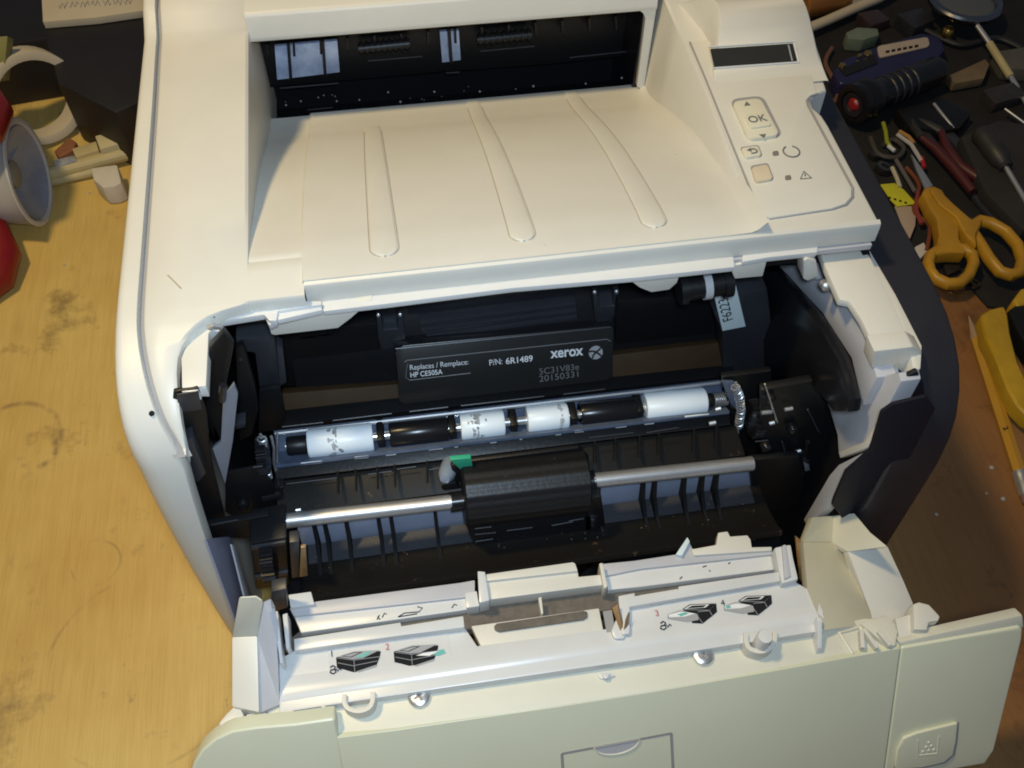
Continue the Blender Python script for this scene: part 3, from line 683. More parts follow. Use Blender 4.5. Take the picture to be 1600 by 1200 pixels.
for u in (588, 697, 791, 885, 990, 1000):
    if u == 1000: continue
    c_ = on_axis(u)
    mb = MB(); mb.box((c_.x - .006, c_.y - .016, c_.z - .028), (c_.x + .006, c_.y + .026, c_.z + .014)); mb.build("roller_clip", BLACK, pr, .003)
FT = mat("glint_white", (.86, .88, .90), .2)  # pale strips stand in for bright glints along the film
for (u, v, l) in ((470, 723.5, 33), (554, 714, 22), (603, 709, 16), (670, 700.5, 22), (710, 696, 6), (766, 689.5, 10), (812, 684, 4), (868, 677, 9), (898, 673, 14), (962, 665.5, 17), (1007, 660.5, 15), (1070, 651, 38)):
    dv = -l * .107; mb = MB()
    mb.prism(ys([(u, v), (u + l, v + dv), (u + l, v + dv + 3.6), (u, v + 3.6)], .797), (0, .0015, 0)); mb.build("film_glint", FT, pr, .0003)
# springs
def spring(pts, y, r, turns, nm="tension_spring"):
    P = [PY(u, v, y) for u, v in pts]
    lens = [0]
    for p, q in zip(P, P[1:]): lens.append(lens[-1] + (q - p).length)
    def at(s):
        for k in range(len(P) - 1):
            if s <= lens[k + 1] or k == len(P) - 2: return P[k].lerp(P[k + 1], (s - lens[k]) / (lens[k + 1] - lens[k]))
    path = []; n = turns * 9
    for i in range(n + 1):
        s = lens[-1] * i / n; c_ = at(s); t_ = (at(min(lens[-1], s + .002)) - at(max(0, s - .002))).normalized()
        e1 = t_.cross(V((0, 1, 0))).normalized(); e2 = t_.cross(e1); th = 2 * math.pi * i / 9
        path.append(c_ + e1 * r * math.cos(th) + e2 * r * math.sin(th))
    mb = MB(); mb.tube(path, r * .24, 5)
    mb.tube([P[-1], P[-1] + V((.0, -.004, -.012))], .0022, 6); mb.tube([P[0], P[0] + V((0, 0, .010))], .0022, 6)
    return mb.build(nm, METAL, pr)
spring([(409, 684), (410, 705), (414, 725), (419, 748)], .80, .0065, 17)
spring([(1148, 603), (1156, 620), (1158, 640), (1154, 668)], .80, .0065, 17)
mb = MB()
a, b = on_axis(1113), on_axis(1136)
for k in range(7): q = a.lerp(b, k / 7); mb.tube([q, q + V((.0016, 0, 0))], .0125, 12)
mb.build("shaft_coil", METAL, pr)
prism("film_end", MYLAR, pr, [PY(1128, 597, .81), PY(1148, 598, .81), PY(1166, 640, .80), PY(1160, 650, .80), PY(1142, 632, .80)], (0, .006, 0), .002)
mb = MB(); mb.tube(ys([(424, 682), (428, 700), (428, 722), (434, 748)], .805), .0022, 7); mb.tube(ys([(433, 676), (433, 745)], .81), .0018, 7); mb.build("film_wire", METAL, pr)
prism("end_bracket", BLUEG, pr, ys([(403, 748), (418, 745), (420, 752), (424, 796), (406, 800)], .775), (0, .01, 0), .002)
mb = MB(); mb.tube([PY(412, 776, .77), PY(440, 770, .77)], .010, 12); mb.build("end_bush", BLACKG, pr)
mb = MB(); mb.tube([PY(386, 735, .77), PY(406, 731, .77)], .0035, 8); mb.tube([PY(384, 764, .77), PY(398, 761, .77)], .0035, 8); mb.tube([PY(412, 795, .77), PY(426, 792, .77)], .007, 10); mb.build("end_pin", METAL, pr)

# ---- ribbed upper paper guide between rollers and rods
mb = MB(); mb.prism([PY(436, 752, .795), PY(1150, 665, .795), PY(1165, 712, .745), PY(430, 805, .745)], (0, .02, -.02)); mb.build("upper_guide", GUIDE, pr, .002)
for u in (528, 556, 590, 617, 668, 710, 930, 962, 1000, 1030, 1085, 1120):
    v0 = 748 - (u - 440) * .119
    prism("guide_fin", BLACK, pr, [PY(u - 2, v0 - 4, .795), PY(u + 2, v0 - 4, .795), PY(u + 2, v0 + 34, .750), PY(u - 2, v0 + 34, .750)], (0, .006, -.008), .001)
lines("guide_edge", GREYB, pr, [[PY(*a, .784), PY(*b, .784)] for (a, b) in (((448, 756), (530, 746)), ((575, 741), (612, 736)), ((620, 733), (650, 729)), ((668, 734), (690, 731)), ((920, 684), (990, 676)), ((1010, 676), (1060, 668)))], .0009)
# ---- two steel rods
for (a, b) in (((427, 816), (706, 784)), ((926, 751), (1176, 724))):
    p, q = PY(*a, .72), PY(*b, .72)
    L_ = (q - p).length
    mb = MB(); mb.lathe([(.0, 0), (.0112, 0), (.0122, .001), (.0122, L_ - .001), (.0112, L_), (0, L_)], p, q - p, 24); mb.build("steel_rod", METAL, pr)
mb = MB(); p, q = PY(703, 785, .722), PY(726, 782, .722); mb.tube([p, q], .0165, 16); p, q = PY(906, 755, .722), PY(930, 751, .722); mb.tube([p, q], .0175, 16); mb.build("rod_bush", BLACKG, pr)
mb = MB(); mb.tube([PY(462, 797, .735), PY(470, 796, .735)], .0025, 6); mb.build("guide_pin", CHROME, pr)
# ---- pickup roller cover in the middle
pa, pb = PY(722, 770, .735), PY(914, 748, .735)
mb = MB(); ax_ = (pb - pa).normalized(); e1 = V((0, -1, 0)); e1 = (e1 - ax_ * e1.dot(ax_)).normalized(); e2 = ax_.cross(e1)
if e2.z < 0: e2 = -e2
ring = []
for i in range(72):
    th = 2 * math.pi * i / 72; r = .0545 + (.0014 if (i // 2) % 2 else 0)
    ring.append(e1 * (r * math.cos(th)) + e2 * (r * math.sin(th)))
mb.loft([[pa + p * .93 for p in ring], [pa + ax_ * .003 + p for p in ring], [pb - ax_ * .003 + p for p in ring], [pb + p * .93 for p in ring]])
mb.build("pickup_cover", BLACK, pr, angle=25)
pyp("pickup_housing", BLACK, [(704, 728), (726, 722), (905, 700), (920, 715), (922, 752), (726, 778), (712, 760)], .76, .008, .003)
pyp("pickup_base", BLACKG, [(728, 822), (912, 800), (930, 812), (932, 880), (904, 900), (748, 905), (744, 860)], .69, .012, .003)
latch = pyp("latch_plate", GREYB, [(779, 858), (860, 849), (861, 866), (782, 876)], .683, .01, .002)
lines("base_edge", GREYB, pr, [[PY(*a, .688), PY(*b, .688)] for (a, b) in (((742, 826), (768, 823)), ((742, 835), (775, 832)), ((792, 829), (832, 824)), ((743, 846), (770, 842)), ((862, 821), (895, 815)), ((889, 814), (912, 810)), ((778, 857), (860, 848)))], .0012)
for u in (781, 861): pyp("latch_post", GREYB, [(u - 2, 857 - (u - 781) * .1), (u + 1, 857 - (u - 781) * .1), (u + 1, 872 - (u - 781) * .1), (u - 2, 872 - (u - 781) * .1)], .678, .01, .001)
pyp("green_tab", GREEN, [(703, 719), (736, 716), (739, 731), (721, 735)], .752, .008, .001)
mb = MB(); c_ = PY(699, 738, .765); mb.lathe([(.0, .022), (.008, .020), (.0125, .012), (.0145, 0), (.0145, -.03)], c_, (-.35, -1, .5), 20); mb.build("clear_cap", mat("smoky_clear_plastic", (.22, .26, .32), .15), pr)
pyp("cap_bracket", BLACK, [(690, 758), (712, 755), (728, 770), (706, 774), (690, 764)], .75, .02, .002)
# arms beside the pickup
pyp("pickup_arm", BLACK, [(912, 780), (940, 776), (946, 820), (938, 884), (912, 890)], .69, .04, .004)
pyp("arm_slot", BLACKG, [(922, 810), (934, 808), (936, 850), (924, 852)], .685, .01, .002)
mb = MB(); mb.tube([PY(926, 812, .682), PY(926, 822, .682)], .003, 8); mb.tube([PY(905, 858, .682), PY(925, 855, .682)], .002, 6); mb.build("arm_pin", GREYB, pr)

# ---- lower paper guide with its fins
mb = MB()
mb.prism([(-.215, .745, .462), (-.215, .733, .399), (-.215, .745, .36), (-.215, .755, .462)], (.86, 0, 0)); mb.build("guide_wall", mat("flash_sheen_plastic", (.27, .31, .42), .3, vary=.2, vscale=25), pr, .002)  # blue-grey flash reflection is put into the wall colour
mb = MB()
mb.prism([(-.215, .732, .401), (-.215, .71, .398), (-.215, .68, .402), (-.215, .645, .415), (-.215, .628, .428), (-.215, .622, .418), (-.215, .64, .40), (-.215, .78, .37)], (.80, 0, 0)); mb.build("lower_guide", GUIDE, pr, .002)
MB().prism([(-.205, .732, .4025), (-.205, .698, .4005), (-.205, .698, .397), (-.205, .732, .399)], (.77, 0, 0)).build("guide_step", GREYB, pr)
FINM = mat("matt_black_fin", (.007, .007, .008), .75, spec=.15)
def fin(u, v, h=1.0):
    p = PY(u, v, .72); x = p.x
    mb = MB(); mb.prism([(x - .003, .734, .395), (x - .003, .746, .462), (x - .003, .735, .462), (x - .003, .722, .43), (x - .003, .695, .409), (x - .003, .668, .4035), (x - .003, .69, .392)], (.006, 0, 0)); return mb.build("paper_fin", FINM, pr)
for u in (489, 506, 540, 591, 611, 681, 938, 1008, 1026, 1072, 1100, 1122): fin(u, 835 - (u - 440) * .112)
mb = MB()
for k in range(50):
    u = random.uniform(470, 1180); v = 895 - (u - 470) * .1 + random.uniform(-45, 25)
    q = PZ(u, v, .405); q.z += .002; r = random.choice([.0006, .0008, .0010, .0014])
    mb.lathe([(0, -r), (r, 0), (0, r)], q, (random.random() - .5, -1, 1), 5)
mb.build("paper_dust", mat("tan_dust", (.16, .115, .075), .9), pr, kind="stuff")

# ================================================================== FRONT DOOR (part) with sub-parts
ZD = .44
door = prism("front_door", GLOSSW, pr, zs([(436, 1030), (459, 1016), (626, 990), (725, 978), (760, 1030), (948, 1002), (985, 992), (982, 935), (1000, 929), (1217, 893), (1262, 920), (1290, 968), (1290, 985), (1005, 1030), (700, 1074), (436, 1114)], .452), (0, 0, -.03), .003)
def dz(name, m, pts, z, t=.02, b=.002): return prism(name, m, door, zs(pts, z), (0, 0, -t), b)
# rounded front bar of the inner plate
mb = MB(); a0, a1 = PZ(440, 1096, .448), PZ(1287, 972, .448); a0b, a1b = PZ(440, 1068, .458), PZ(1287, 955, .458)
ff0, ff1 = PZ(440, 1114, .44), PZ(1289, 985, .44)
def sec(k):
    f_, m_, bk = ff0.lerp(ff1, k), a0.lerp(a1, k), a0b.lerp(a1b, k)
    return [V((f_.x, f_.y, .425)), V((f_.x, f_.y, .436)), V((f_.x, f_.y + .004, .446)), V((f_.x, f_.y + .012, .452)), V((f_.x, f_.y + .022, .455)), V((bk.x, bk.y, .455)), V((bk.x, bk.y + .02, .450)), V((bk.x, bk.y + .02, .425))]
mb.loft([sec(0), sec(1)]); mb.build("door_bar", GLOSSW, door, angle=50)
# raised strips behind the stickers
dz("rear_strip", GLOSSW, [(459, 998), (626, 972), (627, 978), (724, 962), (726, 980), (626, 993), (460, 1017)], .468, .02)
dz("rear_strip", GLOSSW, [(966, 931), (992, 926), (992, 931), (1060, 921), (1060, 916), (1217, 893), (1219, 908), (984, 948), (984, 990), (972, 992)], .466, .02)
# floor of the gap behind the door plate, hinge plates
dz("gap_floor", FELT, [(440, 1010), (470, 985), (720, 950), (970, 915), (1225, 875), (1225, 900), (970, 950), (725, 985), (450, 1020)], .425, .02, 0)
dz("hinge_plate", GLOSSW, [(459, 962), (720, 932), (738, 930), (740, 950), (720, 954), (470, 989)], .440, .02)
dz("hinge_plate", GLOSSW, [(450, 929), (486, 924), (490, 939), (492, 944), (454, 950)], .455, .02)
dz("hinge_bevel", LILAC, [(452, 950), (490, 940), (720, 910), (742, 906), (742, 931), (720, 934), (459, 963)], .446, .02)
dz("hinge_clip", GLOSSW, [(726, 926), (745, 923), (749, 947), (729, 950)], .452, .03)
dz("hinge_clip", GLOSSW, [(746, 892), (758, 893), (765, 938), (749, 942)], .47, .04)
mid = dz("center_plate", WHITE, [(759, 908), (903, 892), (904, 901), (946, 897), (948, 913), (765, 937)], .455, .03)
dz("center_plate_back", WHITE, [(759, 897), (895, 878), (899, 880), (903, 892), (759, 908)], .462, .03)
dz("hinge_bevel", LILAC, [(938, 881), (990, 876), (1056, 866), (1075, 840), (1082, 857), (1206, 854), (1208, 866), (1000, 889), (945, 900)], .446, .02)
dz("hinge_plate", GLOSSW, [(946, 902), (1000, 890), (1208, 866), (1216, 889), (1000, 917), (950, 922)], .440, .02)
dz("hinge_tab", WHITE, [(1080, 858), (1119, 851), (1122, 832), (1137, 830), (1141, 838), (1168, 836), (1173, 843), (1175, 855), (1206, 854), (1206, 860), (1084, 868)], .452, .02)
dz("hinge_tab", STICK, [(1056, 866), (1074, 839), (1078, 846), (1066, 868)], .456, .02, .001)
dz("hinge_post", WHITE, [(936, 880), (942, 879), (950, 916), (944, 920)], .468, .04)
# centre flap
dz("center_flap", WHITE, [(736, 978), (936, 950), (946, 1001), (760, 1028)], .449, .02)
dz("flap_felt", FELT, [(772, 978), (776, 974), (912, 954), (918, 956), (918, 964), (912, 968), (780, 987), (773, 984)], .4545, .004, .001)
dz("flap_rib", WHITE, [(841, 934), (846, 932), (849, 958), (846, 960)], .456, .03, .001)
# broken latch with tan tape right of the flap
mb = MB(); mb.prism(zs([(955, 985), (962, 968), (975, 970), (980, 985), (975, 998), (960, 998)], .462), (0, 0, -.02)); mb.build("broken_latch", GLOSSW, door, .003)
mb = MB(); mb.prism([PZ(956, 950, .48), PZ(964, 945, .485), PZ(975, 990, .462), PZ(968, 984, .462)], (.004, .004, -.004)); mb.prism([PZ(977, 968, .476), PZ(982, 955, .48), PZ(979, 990, .46), PZ(972, 996, .46)], (.003, 0, -.003)); mb.build("latch_tape", TAPE, door, .001)
dz("latch_hole", SEAM, [(942, 955), (956, 953), (962, 990), (950, 1000)], .4515, .004, 0)
# stickers with jam pictures
def picto(u, v, sw, sh, kind):
    """small line drawing of a printer: u, v upper left, sw wide, sh high, in the plane of the sticker"""
    q = lambda pts, k=0: [PZ(u + a * sw, v + b * sh - a * sw * .02, .4545 + k) for a, b in pts]
    mb = MB()
    mb.mi = 0
    if kind in (1, 2):
        mb.prism(q([(0, .30), (.40, .10), (1, .05), (.98, .28), (.90, .72), (.42, 1.0), (.36, .98), (.18, .86), (.02, .78)], .0), (0, 0, -.0006))
        mb.mi = 1; mb.prism(q([(.03, .27), (.40, .03), (.97, .0), (.60, .36), (.38, .40)], .0005), (0, 0, -.0006))
        mb.mi = 0; mb.prism(q([(.12, .25), (.42, .08), (.60, .07), (.34, .31)], .0009), (0, 0, -.0006)); mb.mi = 1; mb.prism(q([(.17, .24), (.42, .11), (.53, .10), (.33, .28)], .0013), (0, 0, -.0006))
        mb.mi = 2
        if kind == 1: mb.prism(q([(.42, .33), (.66, .08), (.80, .06), (.62, .30)], .0014), (0, 0, -.0006))
        else:
            mb.prism(q([(.72, .40), (1.12, .22), (1.16, .40), (1.0, .52)], .0006), (0, 0, -.0006))
            mb.mi = 3; mb.prism(q([(.50, .50), (.74, .34), (1.02, .30), (.80, .52)], .0014), (0, 0, -.0006))
        mb.mi = 1; mb.prism(q([(.46, .96), (.92, .66), (.90, .76), (.50, 1.02)], .0006), (0, 0, -.0006))
    else:
        mb.prism(q([(.30, .26), (.46, .02), (1.0, .0), (1.02, .42), (.92, .62), (.72, .98), (.50, .94), (.52, .62)], .0), (0, 0, -.0006))
        mb.mi = 3; mb.prism(q([(.34, .25), (.47, .07), (.86, .05), (.78, .20)], .0005), (0, 0, -.0006))
        mb.mi = 0; mb.prism(q([(.40, .22), (.50, .10), (.80, .08), (.74, .18)], .0009), (0, 0, -.0006))
        mb.mi = 1; mb.prism(q([(.0, .50), (.25, .30), (.62, .52), (.64, .80), (.40, .88), (.0, .70)], .0009), (0, 0, -.0006))
        mb.mi = 3; mb.prism(q([(.02, .52), (.26, .38), (.58, .48), (.36, .62), (.04, .64)], .0013), (0, 0, -.0006))
        mb.mi = 2; mb.prism(q([(.20, .50), (.36, .42), (.44, .47), (.28, .60)] if kind == 3 else [(.04, .52), (.12, .46), (.16, .58), (.06, .62)], .0017), (0, 0, -.0006))
    mb.mi = 1
    L_ = ([[(.02, .32), (.40, .44), (.98, .30)], [(.40, .44), (.42, .98)], [(.04, .55), (.38, .70), (.92, .50)]] if kind in (1, 2) else [[(.46, .03), (1.0, .01), (.86, .34), (.30, .27)], [(.86, .34), (.92, .60)], [(.60, .55), (.72, .95)], [(.62, .40), (.84, .36)]])
    for ln_ in L_: mb.tube(q(ln_, .0018), .0005, 4)
    return mb
def hand_mark(u, v):
    mb = MB(); R = lambda pts: zs([(u + a, v + b) for a, b in pts], .4548)
    mb.tube(R([(0, 0), (4, -3), (8, -1), (6, 3), (1, 4), (0, 8), (5, 10), (9, 7), (7, 3)]), .0011, 5); mb.tube(R([(9, 2), (12, 6), (14, 1), (17, 4)]), .0010, 5)
    return mb
sL = prism("jam_sticker", LABELW, door, rrect(*zs([(512, 1008), (698, 980), (706, 1032), (514, 1062)], .4530), .01), (0, 0, -.001), 0)
sR = prism("jam_sticker", LABELW, door, rrect(*zs([(1014, 948), (1195, 923), (1222, 965), (1030, 992)], .4530), .01), (0, 0, -.001), 0)
PM = [INKD, INKM, INKC, INKW]
picto(525, 1017, 70, 34, 1).build("jam_picture", PM, door); picto(615, 1008, 70, 34, 2).build("jam_picture", PM, door)
picto(1043, 944, 76, 32, 3).build("jam_picture", PM, door); picto(1131, 931, 74, 32, 4).build("jam_picture", PM, door)
hand_mark(516, 1043).build("pinch_mark", INKD, door); hand_mark(1032, 974).build("pinch_mark", INKD, door)
dxu = PZ(700, 1030, .455) - PZ(600, 1044, .455)
for s_, u, v, m_ in (("1", 515, 1027, INKD), ("2", 602, 1016, INKR), ("3", 1024, 963, INKR), ("4", 1127, 947, INKD)):
    text("jam_number", s_, .014, PZ(u, v, .4545), dxu, V((0, 1, 0)), m_, door)
# scribbles of wear on the hinge plate
for P in ([(589, 968), (593, 961), (590, 964), (594, 968)], [(597, 965), (601, 958), (604, 960)], [(622, 964), (632, 958), (655, 956), (660, 950), (652, 948)], [(622, 964), (652, 959)], [(706, 950), (710, 944), (714, 946)], [(1098, 886), (1104, 884)], [(1108, 891), (1110, 893)], [(1062, 905), (1066, 901)], [(1138, 881), (1141, 879)]):
    MB().tube(zs(P, .4405), .0009, 5).build("wear_mark", INKD, door)
# arms
mb = MB()
mb.prism([PZ(362, 995, .50), PZ(402, 993, .50), PZ(405, 1113, .462), PZ(362, 1104, .462)], (0, 0, -.10)); mb.build("door_arm", WHITE, door, .003)
mb = MB()
a, b, c_, d_, e_ = PY(373, 932, .575), PY(401, 930, .575), PY(411, 939, .565), PZ(402, 993, .5), PZ(362, 995, .5)
mb.add([a, b, c_, d_, e_] + [p + V((0, .015, -.1)) for p in (a, b, c_, d_, e_)], [(0, 1, 2, 3, 4), (9, 8, 7, 6, 5)] + [(i, (i + 1) % 5, 5 + (i + 1) % 5, 5 + i) for i in range(5)]); mb.build("arm_top", CREAM, door, .003)
prism("arm_cheek", LILAC, door, [PZ(402, 994, .495), PY(411, 940, .562), PY(424, 934, .56), PZ(431, 980, .49), PZ(434, 1023, .462), PZ(439, 1100, .45), PZ(406, 1114, .452)], (0, 0, -.03), .002)
dz("guide_slot", GLOSSW, [(429, 955), (434, 954), (441, 1020), (443, 1036), (437, 1037)], .485, .03)
dz("guide_slot", GLOSSW, [(441, 960), (449, 957), (453, 1010), (447, 1014)], .48, .03)
pyp("hinge_link", GREYB, [(424, 925), (448, 920), (450, 950), (434, 955), (424, 950)], .60, .02, .003)
# right arm
F1, F2, F3, F4 = PX(1300, 847, .665), PX(1325, 862, .672), PX(1360, 953, .685), PX(1362, 964, .685)
T1, T2, T3 = PX(1302, 806, .665), PX(1335, 802, .70), PX(1360, 832, .735)
O1, O2, O3 = PX(1387, 854, .755), PX(1427, 945, .765), PX(1429, 964, .765)
I1, I2, I3, I4 = PX(1270, 808, .632), PX(1255, 847, .610), PZ(1262, 922, .455), PZ(1287, 975, .455)
dn = V((0, 0, -.03))
def plate(name, m, P, vec, b=.002): return prism(name, m, door, P, vec, b)
def fan(name, m, P, vec=(0, .008, -.02)):
    mb = MB(); n = len(P); vec = V(vec)
    mb.add(P + [p + vec for p in P], [(0, i, i + 1) for i in range(1, n - 1)] + [(n, n + i + 1, n + i) for i in range(1, n - 1)] + [(i, (i + 1) % n, n + (i + 1) % n, n + i) for i in range(n)])
    return mb.build(name, m, door, .0012, angle=40)
wn = (F3 - F2).cross(O2 - F2).normalized()
w_ = lambda u, v: PL(u, v, F2, wn)
bn = (F3 - F1).cross(I4 - F1).normalized()
b_ = lambda u, v: PL(u, v, F1, bn)
tn = (F2 - F1).cross(T2 - F1).normalized()
t_ = lambda u, v: PL(u, v, F1, tn)
fan("door_arm", WHITE, [F2, w_(1387, 854), w_(1412, 908), w_(1428, 946), w_(1431, 972), w_(1364, 974), w_(1360, 953)])
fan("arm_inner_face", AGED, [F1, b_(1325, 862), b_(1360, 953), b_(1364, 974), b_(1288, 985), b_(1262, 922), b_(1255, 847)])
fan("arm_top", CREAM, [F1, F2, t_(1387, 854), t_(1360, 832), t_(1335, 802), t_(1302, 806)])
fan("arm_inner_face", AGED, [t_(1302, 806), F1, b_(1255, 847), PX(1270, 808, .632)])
fan("arm_tape", TAPE, [PX(1244, 838, .607), PX(1255, 847, .609), PX(1260, 921, .609), PX(1251, 906, .60), PX(1247, 870, .602)], (.0, .004, -.004))
dz("arm_pivot", GLOSSW, [(1210, 855), (1236, 850), (1240, 872), (1248, 905), (1222, 912), (1216, 886)], .47, .03, .004)
dz("arm_pivot_rib", LILAC, [(1222, 852), (1228, 850), (1236, 900), (1226, 905)], .475, .03, .002)
# hook clips at both ends
mb = MB(); mb.prism(zs([(341, 1131), (352, 1117), (364, 1105), (374, 1104), (380, 1115), (384, 1134), (376, 1140), (362, 1140), (358, 1136), (350, 1140)], .455), (0, 0, -.04)); mb.build("end_hook", WHITE, door, .006)
mb = MB(); mb.prism(zs([(1427, 943), (1436, 940), (1452, 944), (1470, 963), (1467, 970), (1452, 972), (1449, 985), (1428, 984)], .455), (0, 0, -.04)); mb.build("end_hook", WHITE, door, .006)
dz("hook_block", WHITE, [(384, 1116), (400, 1113), (416, 1113), (414, 1134), (386, 1138)], .446, .04, .003)
dz("hook_block", WHITE, [(1399, 966), (1428, 958), (1448, 986), (1405, 996)], .440, .04, .002)
# ledge with the screws
dz("door_ledge", CREAM, [(413, 1120), (416, 1111), (430, 1104), (445, 1106), (700, 1066), (1005, 1022), (1290, 978), (1350, 966), (1366, 966), (1420, 985), (1407, 1010), (1000, 1084), (720, 1126), (527, 1152), (521, 1123), (416, 1134)], .432, .03, .003)
dz("ledge_block", CREAM, [(418, 1110), (426, 1103), (464, 1098), (467, 1118), (500, 1114), (502, 1122), (440, 1130), (417, 1134)], .442, .02, .002)
dz("ledge_block", CREAM, [(1345, 974), (1385, 961), (1398, 974), (1403, 987), (1399, 1008), (1391, 1013)], .444, .02, .002)
for P in ([(447, 1112), (449, 1126)], [(452, 1113), (466, 1122)], [(507, 1104), (508, 1118)], [(1343, 988), (1345, 1016)], [(1346, 986), (1368, 1016)], [(1369, 990), (1388, 1012)]):
    a, b = zs(P, .44); s_ = (b - a).normalized().cross(V((0, 0, 1))) * .003
    MB().prism([a - s_, b - s_, b + s_, a + s_], (0, 0, .012)).build("ledge_rib", WHITE, door, .001)
dz("ledge_hole", WHITE, [(480, 1116), (498, 1113), (500, 1119), (482, 1122)], .438, .006, .001)
MB().tube(zs([(1332, 1022), (1311, 989), (1343, 980), (1366, 1014)], .434), .0035, 8).build("ledge_box", CREAM, door)
mb = MB(); a, b = zs([(1270, 985), (1278, 1022)], .432); s_ = (b - a).normalized().cross(V((0, 0, 1))) * .0035
mb.prism([a - s_, b - s_, b - s_ + V((0, .004, .015)), a - s_ + V((0, 0, .04)), a - s_ + V((0, .006, .04)) ], s_ * 2); mb.build("ledge_fin", GLOSSW, door, .001)
def uboss(u, v, w_, h_, post):
    path = [(u - w_, v - h_), (u - w_ * .98, v), (u - w_ * .7, v + h_ * .7), (u, v + h_), (u + w_ * .7, v + h_ * .6), (u + w_ * .98, v - h_ * .2), (u + w_ * 1.02, v - h_ * 1.25)]
    fine = []
    for i in range(len(path) - 1):
        p0, p1, p2, p3 = path[max(0, i - 1)], path[i], path[i + 1], path[min(len(path) - 1, i + 2)]
        for k in range(5):
            t = k / 5
            fine.append(tuple(.5 * (2 * p1[j] + (p2[j] - p0[j]) * t + (2 * p0[j] - 5 * p1[j] + 4 * p2[j] - p3[j]) * t * t + (3 * p1[j] - p0[j] - 3 * p2[j] + p3[j]) * t ** 3) for j in (0, 1)))
    fine.append(path[-1])
    c_ = zs(fine, .436); mb = MB(); rings = []
    for i, p in enumerate(c_):
        t_ = (c_[min(i + 1, len(c_) - 1)] - c_[max(i - 1, 0)]); s_ = t_.cross(V((0, 0, 1))).normalized() * .0036
        rings.append([p - s_ - V((0, 0, .01)), p - s_ + V((0, 0, .024)), p + s_ + V((0, 0, .024)), p + s_ - V((0, 0, .01))])
    mb.loft(rings); o = mb.build("screw_boss", WHITE, door, .0009)
    if post: mb = MB(); q = PZ(u, v + 2, .436); mb.tube([q, q + V((0, 0, .055))], [.0125, .0105], 14); mb.build("boss_post", GLOSSW, door, .001)
uboss(563, 1105, 22, 13, False); uboss(1183, 1012, 22, 14, True)
mb = MB()
sc0 = PZ(655, 1089, .434)
mb.lathe([(0, 0), (.0165, 0), (.0172, .0025), (.0163, .0048), (.0135, .0066), (.007, .0074), (0, .0075)], sc0, (0, 0, 1), 24)
s1 = mb.build("screw", CHROME, door, origin=sc0)
mb = MB()
for a in (.5, .5 + math.pi / 2):
    d_ = V((math.cos(a), math.sin(a), 0)); e_ = V((-d_.y, d_.x, 0)) * .0020; cc = sc0 + V((0, 0, .0078))
    mb.prism([cc - d_ * .009 - e_, cc + d_ * .009 - e_, cc + d_ * .009 + e_, cc - d_ * .009 + e_], (0, 0, -.004))
x1 = mb.build("screw_slot", SEAM, door, origin=sc0)
sc1 = PZ(1098, 1024, .434)
clone(s1, door, sc1 - sc0); clone(x1, door, sc1 - sc0)
mb = MB(); mb.prism(zs([(934, 1053), (940, 1050), (955, 1050), (962, 1055), (950, 1061), (938, 1060)], .438), (0, 0, -.006)); mb.prism(zs([(941, 1052), (954, 1051), (950, 1060), (944, 1060)], .446), (0, 0, -.01)); mb.build("ledge_catch", GLOSSW, door, .002)

# outer face of the door, tilted
E0, E1 = V((0, .400, .436)), V((0, .258, .195))
fn = V((1, 0, 0)).cross(E0 - E1).normalized()
if fn.z < 0: fn = -fn
def PF(u, v, k=0): return PL(u, v, E0 + fn * k, fn)
low = lambda p: V((p.x, E1.y, E1.z))
top_edge = [PF(527, 1153), PF(620, 1141), PF(720, 1126), (PF(860, 1106)), PF(1000, 1084.5), PF(1200, 1050), PF(1405, 1013)]
rt = [PF(1407, 1020), PF(1500, 1003), PF(1594, 985)]
pan = prism("door_face", PANELW, door, top_edge + [PF(1406, 1013), V((PF(1406, 1013).x, E1.y, E1.z)), V((PF(527, 1153).x, E1.y, E1.z))], -fn * .022, .004, seg=3)
er = low(PF(1540, 1192)); 
prism("door_end", PANELW, door, [PF(1409, 1012), PF(1500, 996), PF(1594, 979), PF(1599, 984), PF(1597, 1000), V((er.x + .012, E1.y + .015, E1.z + .025)), V((er.x, E1.y, E1.z)), V((PF(1409, 1012).x, E1.y, E1.z))], -fn * .03, .005, seg=3)
k_ = .0
left_pts = [PF(524, 1123), PF(460, 1132), PF(400, 1137), PF(362, 1143), PF(336, 1155), PF(316, 1172), PF(303, 1192), PF(292, 1225)]
prism("door_end", PANELW, door, left_pts + [low(left_pts[-1]), V((PF(524, 1152).x, E1.y, E1.z))], -fn * .03, .006, seg=3)
# top rims
prism("door_rim", CREAM, door, [PF(1405, 1004, -.004), PF(1598, 961, -.004), PF(1600, 981, -.004), PF(1408, 1014, -.004)], -fn * .02, .003)
# pull tab opening and its half-round notch
mb = MB()
for P in ([(878, 1178), (1049, 1146)], [(878, 1178), (881, 1230)], [(1049, 1146), (1053, 1230)]):
    a, b = PF(*P[0], .0008), PF(*P[1], .0008); s_ = (b - a).normalized().cross(fn) * .0022
    mb.prism([a - s_, b - s_, b + s_, a + s_], -fn * .003)
mb.build("tray_seam", SEAM, door)
na, nb = PF(929, 1168, .0014), PF(999, 1155, .0014); nc = (na + nb) / 2; nx = (nb - na) / 2; ndn = nx.cross(fn).normalized()
if ndn.z > 0: ndn = -ndn
half = [nc + nx * math.cos(t) + ndn * (nx.length * .62 * math.sin(t)) for t in [math.pi * k / 20 for k in range(21)]]
prism("finger_notch", LILAC, door, half, -fn * .002, 0)
mb = MB(); mb.tube(half, .0016, 6); mb.build("notch_rim", CREAM, door)
mb = MB(); mb.tube([na, nb], .0018, 6); mb.build("notch_edge", SEAM, door)
